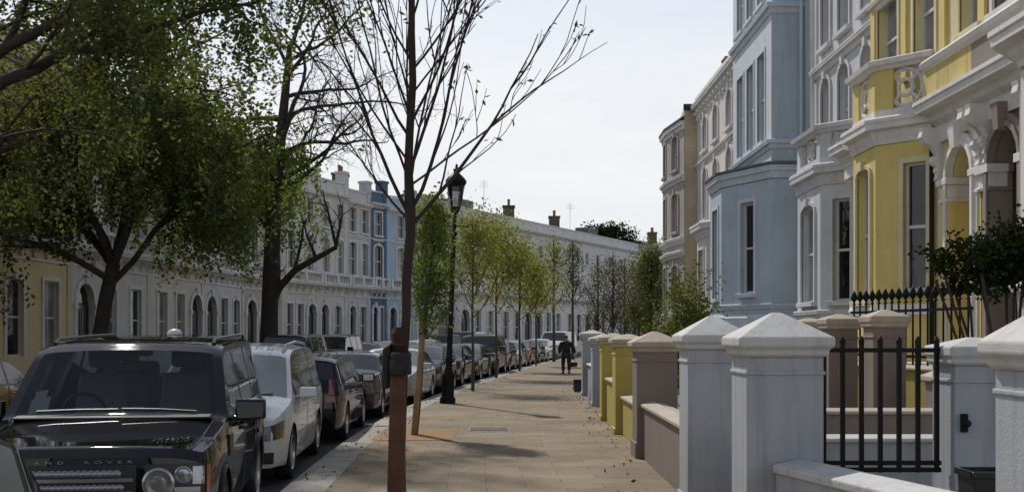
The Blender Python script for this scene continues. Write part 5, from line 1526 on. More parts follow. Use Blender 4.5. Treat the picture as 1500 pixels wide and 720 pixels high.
# ---- A: big leafy tree across the road
def leaf_cloud(tips, rng, per, spread, strands=0, slen=(.5, 1.6), keep=None):
    P = []
    for t in tips:
        for k in range(per):
            j = rng.randrange(len(t)); q = t[j]
            P.append((q.x + rng.gauss(0, spread), q.y + rng.gauss(0, spread), q.z + rng.gauss(0, spread)))
        for k in range(strands):
            q = t[rng.randrange(len(t))]; L = rng.uniform(*slen); m = int(L * 16)
            x, y = q.x + rng.gauss(0, spread), q.y + rng.gauss(0, spread)
            dx, dy = rng.gauss(0, .08), rng.gauss(0, .08)
            for i in range(m):
                s_ = i / m * L
                P.append((x + dx * s_ + rng.gauss(0, .05), y + dy * s_ + rng.gauss(0, .05), q.z - s_))
    if keep: P = [p for p in P if keep(p)]
    return P

def big_tree(name, label, loc, trunk, limbs, par, seed, leaf, per, spread, strands, size, slen=(.5, 1.6), keep=None, wood='bark', frac=1.0, depth=3, extra=()):
    rng = random.Random(seed)
    root = empty(name, loc); tag(root, label, 'tree', TG)
    b = MB(); tips = []
    b.tube(trunk[0], trunk[1], 12, cap=False)
    for (p, d, L, r) in limbs: grow(b, rng, p, d, L, r, depth, tips, par)
    o = b.build('trunk', M[wood], root, 60, fix=False)
    sel = [t for t in tips if rng.random() < frac]
    P = leaf_cloud(sel, rng, per, spread, strands, slen, keep)
    P = P + list(extra)
    if P: leaves('crown', P, M[leaf], size, root, seed, hang=.35)
    print(name, len(tips), len(P))
    return root, tips

pa = dict(wig=.12, lift=[.02, .0, -.04, -.10], kids=[4, 4, 3], start=.25, ang=(25, 65), len=.62, seg=1.3, rk=.55, rmin=.01)
A0 = Vector((.05, 0, 0))
tA = ([(0, 0, -.05), (.0, 0, .5), (.12, 0, 1.5), (.32, 0, 2.8), (.55, .05, 3.9)], [.36, .27, .235, .215, .21])
limbsA = [((.55, .05, 3.8), (-.55, .15, .8), 5.2, .15), ((.5, 0, 3.7), (.5, -.25, .85), 5.6, .15), ((.55, .05, 3.9), (.12, .3, 1.), 6.0, .17), ((.4, 0, 3.2), (.9, .3, .7), 4.9, .11), ((.45, 0, 3.4), (-.85, -.4, .6), 4.8, .11), ((.5, 0, 3.8), (.1, -.8, .8), 4.8, .11), ((.5, 0, 3.9), (-.2, -.2, 1.), 6.2, .14), ((.5, 0, 3.9), (.75, .1, 1.), 5.6, .13)]
rgA = random.Random(77); curtainA = []
for k in range(330):
    px = rgA.uniform(-40, 400); yb = float(np.interp(px, [-40, 0, 40, 75, 92, 120, 150, 190, 229, 265, 298, 340, 356, 385, 400], [335, 330, 345, 372, 390, 360, 330, 345, 318, 335, 355, 378, 330, 300, 270])) - abs(rgA.gauss(0, 34))
    dy = rgA.gauss(0, 1.7); Y = 34.6 + dy; x = (px - CX) * Y / F_PX + 12.8; zb_ = EYE - (yb - HY) * Y / F_PX; Ls = rgA.uniform(.7, 2.6)
    dx, dd = rgA.gauss(0, .1), rgA.gauss(0, .1)
    for i in range(int(Ls * 17)):
        s_ = i / (Ls * 17) * Ls; curtainA.append((x + dx * s_ + rgA.gauss(0, .06), dy + dd * s_ + rgA.gauss(0, .06), zb_ + s_))
big_tree('plane_tree', 'large leafy tree across the road with drooping green sprays and leaning trunk', (-12.8, 34.6, 0), tA, limbsA, pa, 11, 'leaf_plane', 8, .26, 5, .16, (.4, 1.9), frac=.55, keep=lambda p: p[0] < 5.5 - max(0, p[2] - 7.5) * .35, extra=curtainA)
# ---- C: limb of a tree beyond the left edge
tC = ([(0, 0, -.05), (0, 0, .6), (.1, 0, 2.5), (.2, 0, 4.6)], [.42, .32, .28, .26])
limbsC = [((5.4, 0, 7.7), (.8, .1, .25), 2.4, .07), ((4.0, 0, 7.4), (.5, .5, .7), 2.6, .06), ((4.2, .3, 8.4), (.7, .2, .6), 3.2, .09), ((2.7, .1, 7.45), (.3, .5, .8), 3.0, .08), ((3.2, 0, 7.0), (.5, -.5, .3), 2.4, .05), ((.2, 0, 4.6), (.6, .4, .9), 4.6, .16), ((.2, 0, 4.6), (.0, .5, 1.), 4.5, .16), ((.15, 0, 4.2), (.55, .7, .55), 4.0, .12)]
big_tree('plane_tree', 'dark tree outside the left edge reaching a long limb into the top corner', (-12.9, 22.5, 0), tC, limbsC, dict(pa, lift=[.0, .0, -.03, -.08]), 5, 'leaf_plane', 13, .32, 2, .12, (.3, 1.1), depth=3)
croot = [o for o in bpy.data.objects if o.name.startswith('plane_tree') and o.parent is None][-1]
bb = MB(); bb.tube([(.2, 0, 4.2), (1.2, 0, 5.5), (2.7, 0, 6.77), (3.4, .05, 7.05), (4.0, 0, 7.4), (4.7, .05, 7.45), (5.4, 0, 7.7)], [.2, .16, .125, .115, .1, .085, .07], 9, cap=False); bb.build('long_limb', M['bark'], croot, 60, fix=False)
bb = MB(); bb.tube([(.2, 0, 4.5), (1.2, .05, 6.0), (2.7, .1, 7.45), (3.5, .2, 7.9), (4.2, .3, 8.4)], [.16, .14, .11, .1, .09], 9, cap=False); bb.build('long_limb', M['bark'], croot, 60, fix=False)
# ---- B: bare plane tree with a few leaves on its left
pb = dict(wig=.17, lift=[.03, .02, .0, -.01], kids=[5, 5, 4], start=.2, ang=(25, 75), len=.58, seg=1.6, rk=.5, rmin=.010, taper=.4)
tB = ([(0, 0, -.05), (0, 0, .6), (.05, 0, 2.5), (.12, 0, 4.5), (.2, 0, 6.3), (.36, 0, 8.5), (.5, .05, 10.0), (.72, .0, 12.), (.92, .1, 14.3)], [.55, .44, .38, .36, .34, .29, .24, .19, .12])
limbsB = [((.92, .1, 14.2), (.25, .1, 1), 3.2, .11), ((.3, 0, 7.6), (-.7, .2, .7), 4.2, .14), ((.5, .05, 10.), (.7, -.1, .75), 4.4, .13), ((.2, 0, 6.2), (-.9, .2, .35), 3.8, .11), ((.36, 0, 8.4), (.85, .2, .4), 4.2, .12), ((.72, 0, 12.), (.8, .2, .5), 3.6, .10), ((.6, 0, 11.), (-.7, .2, .7), 3.8, .11), ((.85, 0, 13.3), (-.5, .2, .8), 3.2, .09), ((.4, 0, 9.2), (.6, -.4, .2), 3.6, .09), ((.8, 0, 12.8), (.5, -.4, .9), 3.4, .1), ((.3, 0, 7.8), (.95, -.1, .4), 4.6, .10), ((.45, 0, 9.6), (.95, .2, .25), 4.8, .10), ((.6, 0, 11.), (.95, -.2, .35), 4.6, .10), ((.9, 0, 13.6), (.9, .1, .5), 4.0, .09)]
rgB = random.Random(78); curtainB = []
for k in range(210):
    x = rgB.gauss(.45, 1.25); y = rgB.gauss(0, 1.2); z = rgB.gauss(8.3, 1.5); Ls = rgB.uniform(.5, 1.8)
    if x > 2.6 or z < 5.2: continue
    dx = rgB.gauss(0, .15)
    for i in range(int(Ls * 16)):
        s_ = i / 16; curtainB.append((x + dx * s_ + rgB.gauss(0, .09), y + rgB.gauss(0, .1), z - s_))
def keepB(p): return (p[0] < 1.7 and p[2] < 9.6) or (p[0] < -.6 and p[2] < 12)
big_tree('plane_tree', 'nearly bare dark tree with twisted twigs right of the leafy tree', (-10.6, 49, 0), tB, limbsB, pb, 21, 'leaf_young', 16, .4, 1, .18, (.4, 1.3), keep=keepB, depth=3, extra=curtainB)
# its low right-hand limb with upright shoots
rb = random.Random(3); bb = MB()
broot = [o for o in bpy.data.objects if o.name.startswith('plane_tree') and o.parent is None][-1]
pts = [Vector(p) for p in ((.1, 0, 3.0), (.5, -.1, 3.75), (1.2, -.2, 4.5), (2.1, -.2, 5.0), (3.0, -.2, 5.5))]
bb.tube(pts, [.2, .17, .15, .13, .10], 9, cap=False)
for i, (u, hgt) in enumerate(((1, 2.4), (2, 2.0), (3, 1.8), (4, 2.6), (4, 2.0))):
    q, d = wander(rb, pts[u], (rb.gauss(0, .15), rb.gauss(0, .2), 1), hgt, 7, .12, .1); bb.tube(q, [.085 - .009 * k for k in range(8)], 6, cap=False)
    for k in range(6):
        s_, _ = wander(rb, q[2 + k % 5], (rb.gauss(0, .7), rb.gauss(0, .7), .7), .9, 4, .2, .05); bb.tube(s_, [.03, .024, .018, .013, .008], 4, cap=False)
bb.build('low_limb', M['bark'], broot, 60, fix=False)

# ---- foreground sapling tied to its stake
def sapling_wood(b, rng, H, r, fork, nb, spread, seg=10, sub=3, top=1.0):
    tips = []
    n = 12
    pts = [Vector((math.sin(i * .9) * .012, math.cos(i * 1.3) * .012, H * i / n)) for i in range(n + 1)]
    pts[0] = Vector((0, 0, -.03))
    b.tube(pts, [r * (1 - .75 * (i / n)) for i in range(n + 1)], 9, cap=False)
    for i in range(nb):
        t = fork + (top - fork) * (i + .3 * rng.random()) / nb
        z = H * t; rr = r * (1 - .75 * t) * .55
        a = i * 2.4 + rng.uniform(-.3, .3); L = (H - z) * rng.uniform(.55, .8) * spread + .35
        q, d = wander(rng, (0, 0, z), (math.cos(a) * .85, math.sin(a) * .85, .8), L, seg, .06, .055)
        b.tube(q, [max(.0035, rr * (1 - .8 * k / seg)) for k in range(seg + 1)], 5, cap=False); tips.append(q)
        for k in range(sub):
            j = rng.randrange(2, seg - 1); a2 = a + rng.uniform(-1.2, 1.2)
            q2, _ = wander(rng, q[j], (math.cos(a2) * .7, math.sin(a2) * .7, 1.), L * rng.uniform(.3, .6), 7, .08, .06)
            b.tube(q2, [max(.003, rr * .5 * (1 - .8 * m / 7)) for m in range(8)], 4, cap=False); tips.append(q2)
    return tips
rng = random.Random(8)
fs = empty('street_sapling', (-.915, 9.2, 0)); tag(fs, 'bare young tree with long rising branches tied to the brown stake', 'tree', TG)
b = MB(); r = .062
tr = [(0, 0, -.02), (.0, 0, .8), (.03, 0, 1.6), (.05, 0.02, 1.9), (.052, .01, 2.2), (.085, 0, 2.55), (.083, .01, 2.75), (.066, .02, 3.1), (.08, 0, 3.4), (.105, 0, 3.8), (.095, 0, 4.2), (.10, 0, 5.2), (.12, 0, 6.4)]
b.tube(tr, [.058, .046, .041, .038, .040, .042, .046, .036, .034, .031, .029, .023, .012], 10, cap=False)
tipsF = []
def limb(z, ang, tilt, L, r0, kids=5, curl=.05):
    x = float(np.interp(z, [t[2] for t in tr], [t[0] for t in tr]))
    d = (math.cos(ang) * math.sin(tilt), math.sin(ang) * math.sin(tilt), math.cos(tilt))
    q, _ = wander(rng, (x, 0, z), d, L, 11, .05, curl)
    r0 *= .68; b.tube(q, [max(.0042, r0 * (1 - .8 * k / 11)) for k in range(12)], 6, cap=False); tipsF.append(q)
    for k in range(kids):
        j = 2 + int((k + rng.random()) / kids * 8); a2 = ang + rng.choice((-1, 1)) * rng.uniform(.3, 1.1); t2 = tilt + rng.uniform(-.3, .25)
        q2, _ = wander(rng, q[j], (math.cos(a2) * math.sin(t2), math.sin(a2) * math.sin(t2), math.cos(t2)), L * rng.uniform(.3, .62), 8, .07, .05)
        b.tube(q2, [max(.0034, r0 * .45 * (1 - .75 * m / 8)) for m in range(9)], 4, cap=False); tipsF.append(q2)
        for e in range(2):
            q3, _ = wander(rng, q2[rng.randrange(2, 7)], (math.cos(a2 + rng.uniform(-1, 1)) * .6, math.sin(a2 + rng.uniform(-1, 1)) * .6, .9), L * .17, 4, .12, .05)
            b.tube(q3, [.0042, .0038, .0034, .003, .0025], 3, cap=False); tipsF.append(q3)
for z, a, t, L, r0 in ((2.62, .12, .74, 2.05, .030), (2.74, -.25, .55, 2.3, .028), (2.70, 3.25, .55, 2.0, .028), (2.66, 2.7, .85, 1.3, .018), (3.35, 3.0, .6, 1.9, .021), (3.05, .5, .4, 2.3, .024),
                        (3.5, 3.9, .45, 1.8, .018), (3.45, -.6, .55, 1.9, .02), (3.9, .2, .7, 1.6, .017), (3.95, 3.3, .6, 1.5, .017), (2.9, -1.3, .55, 2.0, .02), (3.2, 1.6, .5, 2.1, .02), (4.3, 1.0, .5, 1.6, .016), (4.4, 4.2, .5, 1.5, .016), (4.9, .0, .5, 1.2, .013), (4.8, 2.8, .5, 1.2, .013), (3.0, 2.9, .35, 2.4, .018), (3.7, -.2, .75, 1.7, .014), (3.15, 3.6, .7, 1.9, .016), (2.95, .3, .95, 2.0, .016), (3.6, 2.2, .4, 2.0, .015)):
    limb(z, a, t, L, r0)
b.build('trunk', M['bark_red'], fs, 60, fix=False)
P = []
for t in tipsF:
    if rng.random() < .55:
        for k in range(3): 
            q = t[-1 - rng.randrange(2)]; P.append((q.x + rng.gauss(0, .012), q.y + rng.gauss(0, .012), q.z + rng.gauss(0, .02)))
bu = leaves('buds', P, M['leaf_bud'], .062, fs, 4, .38, hang=.3); bu['kind'] = 'stuff'
# stakes, tie
b = MB(); b.hexa([(-1.005, 8.93, -.02), (-.865, 8.93, -.02), (-.865, 9.05, -.02), (-1.005, 9.05, -.02), (-.965, 8.94, 1.5), (-.852, 8.94, 1.5), (-.852, 9.05, 1.5), (-.965, 9.05, 1.5)])
o = b.build('tree_stake', M['wood']); bevel(o, .008); tag(o, 'square brown timber stake in the foreground with black tie on top', 'stake')
ty = empty('tree_tie', (-.90, 9.05, 1.47)); tag(ty, 'black rubber tree tie and sacking binding the bare young tree to its stake', 'tree tie')
b = MB()
def loop(z, rx, ry, w): 
    a = np.linspace(0, 2 * math.pi, 25)[:-1]
    pr = [(rx * math.cos(t), ry * math.sin(t) + .02) for t in a]
    n = len(pr); base = len(b.v)
    for s_, zz in ((1.0, z), (1.06, z + .01), (1.06, z + w - .01), (1.0, z + w)):
        for x, y in pr: b.v.append((x * s_, y * s_, zz))
    for i in range(3):
        for k in range(n): b.f.append((base + i * n + k, base + i * n + (k + 1) % n, base + (i + 1) * n + (k + 1) % n, base + (i + 1) * n + k)); b.m.append(0)
loop(-.05, .085, .21, .12); loop(.06, .082, .20, .07)
b.build('strap', M['rubber'], ty, 40)
rg = random.Random(2); b = MB()
prof = []
n = 14
rings = []
for i in range(9):
    t = i / 8; z = .06 + .26 * t; rr = .085 * (1 - .35 * t) + .012 * math.sin(i * 2.1)
    rings.append([(-.012 + rr * (1 + .12 * math.sin(3 * a + i)) * math.cos(a), .06 + rr * 1.25 * (1 + .1 * math.cos(2 * a - i)) * math.sin(a), z + .015 * math.sin(4 * a + i)) for a in np.linspace(0, 2 * math.pi, n + 1)[:-1]])
for r_ in rings: b.v.extend(r_)
for i in range(8):
    for k in range(n): b.f.append((i * n + k, i * n + (k + 1) % n, (i + 1) * n + (k + 1) % n, (i + 1) * n + k)); b.m.append(0)
b.build('sacking', M['hessian'], ty, 50)
b = MB(); b.hexa([(-.14, -.09, -.16), (-.085, -.09, -.16), (-.085, .12, -.16), (-.14, .12, -.16), (-.13, -.09, .16), (-.07, -.09, .20), (-.07, .12, .20), (-.13, .12, .16)]); bevel(b.build('flap', M['rubber'], ty), .015)

# ---- leafy saplings along the kerb
def sapling(label, x, y, H, r, fork, leaf, n, seed, spread=.55, size=.075, wood='bark_grey', stake=None, sig=.14, lean=0., name='street_sapling', squeeze=1., top=.95):
    rng = random.Random(seed); root = empty(name, (x, y, 0)); tag(root, label, 'tree', TG)
    b = MB(); tips = sapling_wood(b, rng, H, r, fork, 16, spread, sub=4, top=top)
    root.rotation_euler = (0, R(lean), 0)
    b.build('trunk', M[wood], root, 60, fix=False)
    P = []
    for k in range(n):
        t = tips[rng.randrange(len(tips))]; j = rng.randrange(1, len(t)); q = t[j]
        P.append((q.x * squeeze + rng.gauss(0, sig), q.y * squeeze + rng.gauss(0, sig), q.z + rng.gauss(0, sig)))
    leaves('crown', P, M[leaf], size, root, seed, hang=.5)
    return root
s2 = sapling('young tree with dense fresh green crown left of the street lamp', -1.68, 19.6, 4.15, .045, .40, 'leaf_young', 5000, 31, .34, .07, sig=.11, lean=5.0, squeeze=.62)
b = MB(); b.tube([(-1.69, 19.42, -.02), (-1.55, 19.5, 1.72)], [.055, .05], 8); o = b.build('tree_stake', M['pale_wood'], sm=40); tag(o, 'pale round stake leaning beside the dense fresh green young tree', 'stake')
sapling('young yellow green tree just right of the street lamp', -1.2, 34.4, 5.3, .055, .42, 'leaf_yellow', 4600, 32, .8, .09, sig=.3)
sapling('young yellow green tree second right of the street lamp', -.62, 44.4, 5.9, .06, .42, 'leaf_yellow', 5200, 33, .9, .11, sig=.38)
sapling('young pale tree third right of the street lamp', .35, 52.5, 5.6, .06, .42, 'leaf_yellow', 4200, 34, .85, .12, sig=.4)
sapling('slender young tree by the red car, thin leaves', 1.3, 61, 5.6, .06, .45, 'leaf_yellow', 2600, 35, .5, .13, sig=.25)
sapling('tall thin tree with sparse leaves left of the walking man', 2.6, 70., 7.6, .11, .45, 'leaf_yellow', 1700, 36, .4, .14, sig=.25)
sapling('tall thin tree with sparse leaves above the walking man', 4.1, 76., 8.0, .12, .45, 'leaf_brown', 1500, 37, .4, .14, sig=.25)
TB = 'trees at the far bend'
spots = [(6.1, 80, 7.0, 'leaf_brown', 'brown twiggy tree at the far bend, first right of the man'), (7.0, 78, 7.4, 'leaf_brown', 'brown twiggy tree at the far bend, second right of the man'), (8.1, 81, 7.2, 'leaf_brown', 'brown twiggy tree at the far bend, third right of the man'), (8.9, 79, 7.0, 'leaf_brown', 'brown twiggy tree at the far bend next to the green one')]
for i, (x, y, H, lf, lab) in enumerate(spots):
    o = sapling(lab, x, y, H, .1, .12, lf, 3000, 50 + i, .42, .12, sig=.32, name='bend_tree', wood='bark', top=.9); o['group'] = TB
o = sapling('dark green leafy tree at the far bend beside the grey canted house', 9.2, 74.5, 7.6, .12, .1, 'leaf_plane', 10000, 60, .55, .16, sig=.45, name='bend_tree', wood='bark', top=.9); o['group'] = TB

# ---- shrubs in the front gardens
def shrub(name, label, x, y, z0, rx, ry, rz, leaf, n, seed, size, stems=14, cat='shrub'):
    rng = random.Random(seed); root = empty(name, (x, y, 0)); tag(root, label, cat)
    b = MB(); P = []
    tips = []
    for k in range(stems):
        a = rng.uniform(0, 2 * math.pi); q, _ = wander(rng, (rng.gauss(0, .05), rng.gauss(0, .05), 0), (math.cos(a) * .25, math.sin(a) * .25, 1), z0, 5, .06)
        e = Vector((q[-1].x, q[-1].y, z0)); d = Vector((rng.gauss(0, 1), rng.gauss(0, 1), abs(rng.gauss(0, 1)) + .2)).normalized()
        q2, _ = wander(rng, e, (d.x * rx, d.y * ry, d.z * rz), max(rx, rz) * rng.uniform(.7, 1.25), 6, .15)
        b.tube(q, .018, 5, cap=False); b.tube(q2, [.016, .014, .012, .01, .008, .006, .004], 4, cap=False); tips.append(q2)
    b.build('stems', M['bark'], root, fix=False)
    cl = [(rng.gauss(0, .45) * rx, rng.gauss(0, .45) * ry, z0 + rz * .35 + rng.gauss(0, .42) * rz, rng.uniform(.18, .42)) for k in range(26)]
    for k in range(n):
        if rng.random() < .75:
            c_ = cl[rng.randrange(len(cl))]; P.append((c_[0] + rng.gauss(0, rx * c_[3]), c_[1] + rng.gauss(0, ry * c_[3]), c_[2] + rng.gauss(0, rz * c_[3])))
        else:
            t = tips[rng.randrange(stems)]; q = t[rng.randrange(len(t))]; P.append((q.x + rng.gauss(0, .06), q.y + rng.gauss(0, .06), q.z + rng.gauss(0, .06)))
    leaves('foliage', P, M[leaf], size, root, seed, .6, hang=.2)
shrub('evergreen_shrub', 'dark evergreen shrub in front of the arched porches', 6.08, 13.9, 2.56, .36, .5, .38, 'leaf_dark', 6500, 71, .075)
shrub('garden_bush', 'yellow green bush standing by the pale blue house', 3.95, 25.5, 1.2, .72, .7, 1.15, 'leaf_bush', 9000, 72, .085)
shrub('garden_plant', 'low wispy green plant under the white bay window', 5.35, 20.5, 1.4, .5, .4, .35, 'leaf_bush', 700, 73, .06)
# planting on the far roofs
for i, (x, y, z, s_) in enumerate(((8.6, 118, 12.1, .9), (10.2, 121, 12.2, 1.0), (12.2, 125, 12.2, 1.3))):
    shrub('roof_plant', ('dark roof terrace plant on the far white terrace, leftmost', 'dark roof terrace plant on the far white terrace, middle', 'dark roof terrace plant at the right end of the far white terrace')[i], x, y, .4, s_ * 1.3, s_, s_ * 1.0, 'leaf_dark', 900, 80 + i, .3, 8, 'plant')
    bpy.context.view_layer.update()
    o = [q for q in bpy.data.objects if q.name.startswith('roof_plant')][-1]; o.location.z = z - .5

# a few dry leaves and bits of litter blown against the kerb and the walls
rl_ = random.Random(90); P = []
for k in range(420):
    y = rl_.uniform(9, 45); x = (wx(y) - abs(rl_.gauss(0, .25)) - .03) if rl_.random() < .55 else (kx(y) + .1 + abs(rl_.gauss(0, .5)))
    P.append((x, y, .012))
o = leaves('fallen_leaves', P, M['leaf_brown'], .055, None, 9, .6); o['kind'] = 'stuff'
# ------------------------------------------------------------------ walking man with a bag
M['coat'] = plain('dark_coat', (.022, .022, .026), rough=.9)
M['trousers'] = plain('dark_trousers', (.03, .03, .036), rough=.9)
M['skin'] = plain('skin', (.35, .20, .14), rough=.6)
M['hair'] = plain('grey_hair', (.06, .055, .05), rough=.8)
M['shoe'] = plain('black_shoes', (.012, .01, .01), rough=.5)
M['bag'] = plain('dark_bag', (.03, .027, .022), rough=.8)

def skinned(name, verts, edges, mat, parent, lv=2, root_i=0):
    me = bpy.data.meshes.new(name); me.from_pydata([v[:3] for v in verts], edges, [])
    o = bpy.data.objects.new(name, me); COL.objects.link(o)
    md = o.modifiers.new('skin', 'SKIN'); md.use_smooth_shade = True; md.branch_smoothing = .6
    sv = me.skin_vertices[0].data
    for i, v in enumerate(verts):
        r = v[3]; sv[i].radius = r if hasattr(r, '__len__') else (r, r)
        sv[i].use_root = (i == root_i)
    s2 = o.modifiers.new('sub', 'SUBSURF'); s2.levels = lv; s2.render_levels = lv
    bpy.context.view_layer.update()
    m2 = bpy.data.meshes.new_from_object(o.evaluated_get(bpy.context.evaluated_depsgraph_get()))
    bpy.data.objects.remove(o)
    m2.materials.clear(); m2.materials.append(mat)
    m2.polygons.foreach_set('use_smooth', [True] * len(m2.polygons))
    return link_mesh(name, m2, parent)

man = empty('person', (2.36, 49., 0), R(180)); man.scale = (1.18, 1.1, .985); tag(man, 'person in dark coat and trousers walking away bent forward, carrying a bag', 'person')
# local: +y is the walking direction reversed by the root, so the man faces -y locally => walks away from the camera
Fwd = -1
J = [(0, 0, .88, (.13, .10)), (0, -.03, 1.02, (.125, .095)), (0, -.08, 1.2, (.15, .105)), (0, -.13, 1.36, (.13, .09)), (0, -.17, 1.44, (.055, .055)), (0, -.21, 1.52, (.07, .085)), (0, -.225, 1.61, (.078, .095)), (0, -.215, 1.68, (.05, .06)),
     (.17, -.12, 1.36, .06), (.23, -.10, 1.10, .043), (.24, -.17, .86, .034), (-.17, -.12, 1.36, .06), (-.26, -.03, 1.12, .043), (-.29, -.03, .86, .034),
     (.09, -.01, .84, .092), (.11, -.14, .48, .06), (.11, -.02, .10, .042), (-.09, 0, .84, .092), (-.10, .02, .47, .06), (-.10, .20, .12, .042),
     (.115, -.06, .045, (.045, .035)), (.12, -.19, .035, (.045, .028)), (-.10, .19, .06, (.045, .035)), (-.105, .06, .035, (.045, .028))]
E = [(0, 1), (1, 2), (2, 3), (3, 4), (4, 5), (5, 6), (6, 7), (3, 8), (8, 9), (9, 10), (3, 11), (11, 12), (12, 13), (0, 14), (14, 15), (15, 16), (0, 17), (17, 18), (18, 19), (16, 20), (20, 21), (19, 22), (22, 23)]
body_o = skinned('body', J, E, M['skin'], man)
def infl(idx, add): return [(*J[i][:3], tuple((np.array(J[i][3]) * np.ones(2) + add))) for i in idx]
# coat: torso and sleeves; trousers: legs; shoes
ci = [0, 1, 2, 3, 8, 9, 11, 12]
cv = infl(ci, .038) + [(.242, -.16, .90, (.05, .05)), (-.288, -.03, .90, (.05, .05)), (0, -.155, 1.42, (.075, .075)), (0, .01, .72, (.16, .13))]
skinned('coat', cv, [(0, 1), (1, 2), (2, 3), (3, 4), (4, 5), (5, 8), (3, 6), (6, 7), (7, 9), (3, 10), (0, 11)], M['coat'], man)
tv = infl([0, 14, 15, 17, 18], .014) + [(.11, -.03, .10, (.062, .066)), (-.10, .19, .12, (.062, .066))]
skinned('trousers', tv, [(0, 1), (1, 2), (2, 5), (0, 3), (3, 4), (4, 6)], M['trousers'], man)
for k, pts in enumerate((((.112, .03, .055), (.115, -.06, .05), (.12, -.21, .04)), ((-.10, .24, .065), (-.10, .15, .06), (-.105, .04, .042)))):
    skinned('shoe', [(*pts[0], (.05, .05)), (*pts[1], (.055, .05)), (*pts[2], (.05, .036))], [(0, 1), (1, 2)], M['shoe'], man)
skinned('hair', [(0, -.17, 1.56, (.075, .075)), (0, -.185, 1.63, (.085, .09)), (0, -.21, 1.685, (.062, .07))], [(0, 1), (1, 2)], M['hair'], man)
# hands: palm with five fingers each
for sx, p, grip in ((1, Vector((.24, -.18, .84)), .6), (-1, Vector((-.29, -.03, .84)), 1.2)):
    b = [( *p, .026), (*(p + Vector((0, -.012, -.07))), .03)]; ed = [(0, 1)]
    for f in range(4):
        o_ = Vector(((f - 1.5) * .017 * 1, -.012, -.085)); L = (.075, .085, .08, .062)[f]
        c0 = p + o_; c1 = c0 + Vector((0, -.5 * grip * .03, -L * .45)); c2 = c1 + Vector((0, .02 * grip, -L * .35))
        i0 = len(b); b += [(*c0, .0095), (*c1, .009), (*c2, .0075)]; ed += [(1, i0), (i0, i0 + 1), (i0 + 1, i0 + 2)]
    i0 = len(b); b += [(*(p + Vector((-sx * .03, -.025, -.045))), .011), (*(p + Vector((-sx * .035, -.035, -.085))), .009)]; ed += [(0, i0), (i0, i0 + 1)]
    skinned('hand', b, ed, M['skin'], man, 1)
# the bag: held in the hand on the viewer's right (local -x)
bg = empty('shopping_bag', (2.36 + .30, 49.02, .30)); tag(bg, 'dark shopping bag hanging from the walking man\'s right hand', 'bag')
b = MB(); b.hexa([(-.17, -.07, 0), (.17, -.07, 0), (.17, .07, 0), (-.17, .07, 0), (-.19, -.06, .20), (.19, -.06, .20), (.19, .06, .20), (-.19, .06, .20)]); bevel(b.build('bag_body', M['bag'], bg), .03, 3)
for yy in (-.05, .05):
    b = MB(); b.tube([(-.12, yy, .19), (-.05, yy * .5, .40), (-.008, 0, .44), (.008, 0, .44), (.05, yy * .5, .40), (.12, yy, .19)], .008, 5); b.build('strap', M['bag'], bg)

# ------------------------------------------------------------------ light, sky, camera
SUN_AZ = 25.0   # degrees left of straight ahead
SUN_EL = 47.0
w = bpy.data.worlds.new('World'); sc.world = w; w.use_nodes = True
nt = w.node_tree; L = nt.links; bgn = nt.nodes['Background']
sky = nt.nodes.new('ShaderNodeTexSky'); sky.sky_type = 'NISHITA'; sky.sun_disc = False
sky.sun_elevation = R(SUN_EL); sky.sun_rotation = R(-SUN_AZ)
sky.air_density = 1.0; sky.dust_density = 0.2; sky.ozone_density = 1.0
hs = nt.nodes.new('ShaderNodeHueSaturation'); hs.inputs['Saturation'].default_value = .55; hs.inputs['Value'].default_value = 1.0
L.new(sky.outputs[0], hs.inputs['Color'])
tc = nt.nodes.new('ShaderNodeTexCoord'); mp = nt.nodes.new('ShaderNodeMapping'); mp.inputs['Scale'].default_value = (1, 1, 3.5)
L.new(tc.outputs['Generated'], mp.inputs['Vector'])
cn = nt.nodes.new('ShaderNodeTexNoise'); cn.inputs['Scale'].default_value = 2.2; cn.inputs['Detail'].default_value = 7; cn.inputs['Roughness'].default_value = .6
L.new(mp.outputs[0], cn.inputs['Vector'])
cr = ramp(nt, [(.40, .0), (.62, 1.)]); L.new(cn.outputs['Fac'], cr.inputs[0])
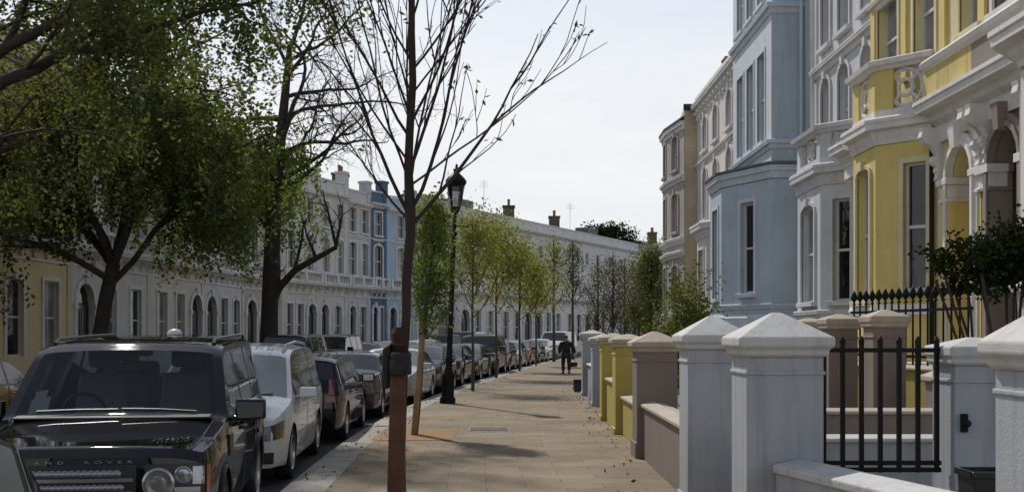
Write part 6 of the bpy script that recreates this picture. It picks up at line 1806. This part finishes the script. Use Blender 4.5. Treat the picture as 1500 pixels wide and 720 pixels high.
cf = nt.nodes.new('ShaderNodeMath'); cf.operation = 'MULTIPLY'; cf.inputs[1].default_value = .95; L.new(cr.outputs[0], cf.inputs[0])
sx = nt.nodes.new('ShaderNodeSeparateXYZ'); L.new(tc.outputs['Generated'], sx.inputs[0])
hz = nt.nodes.new('ShaderNodeMapRange'); hz.inputs[1].default_value = .0; hz.inputs[2].default_value = .55; hz.inputs[3].default_value = .92; hz.inputs[4].default_value = 0.; hz.interpolation_type = 'SMOOTHSTEP'
L.new(sx.outputs[2], hz.inputs[0])
hcol = mixc(nt, hs.outputs[0], (5.7, 5.75, 5.82), hz.outputs[0])
cm = nt.nodes.new('ShaderNodeMath'); cm.operation = 'MULTIPLY'; L.new(cf.outputs[0], cm.inputs[0]); L.new(hz.outputs[0], cm.inputs[1])
col = mixc(nt, hcol, (6.95, 6.93, 6.9), cm.outputs[0])
L.new(col, bgn.inputs['Color']); bgn.inputs['Strength'].default_value = .138

sun = bpy.data.lights.new('sun', 'SUN'); sun.energy = 3.4; sun.angle = R(1.2); sun.color = (1, .955, .88)
so = bpy.data.objects.new('sun', sun); COL.objects.link(so)
v = Vector((-math.sin(R(SUN_AZ)) * math.cos(R(SUN_EL)), math.cos(R(SUN_AZ)) * math.cos(R(SUN_EL)), math.sin(R(SUN_EL))))
so.rotation_euler = (-v).to_track_quat('-Z', 'Y').to_euler(); so.location = (-20, 40, 60)

cam = bpy.data.cameras.new('camera'); co = bpy.data.objects.new('camera', cam); COL.objects.link(co)
co.location = (0, 0, EYE); co.rotation_euler = (R(90), 0, 0)
cam.sensor_width = 36.; cam.lens = 36. * F_PX / 1500.
cam.shift_y = (HY - 360.) / 1500.
cam.clip_start = .05; cam.clip_end = 3000
sc.camera = co
sc.view_settings.view_transform = 'Standard'; sc.view_settings.look = 'None'; sc.view_settings.exposure = 0.; sc.view_settings.gamma = 1.; sc.view_settings.use_curve_mapping = False
sc.cycles.use_denoising = True
sc.cycles.max_bounces = 6; sc.cycles.transparent_max_bounces = 12
sc.cycles.caustics_reflective = False; sc.cycles.caustics_refractive = False
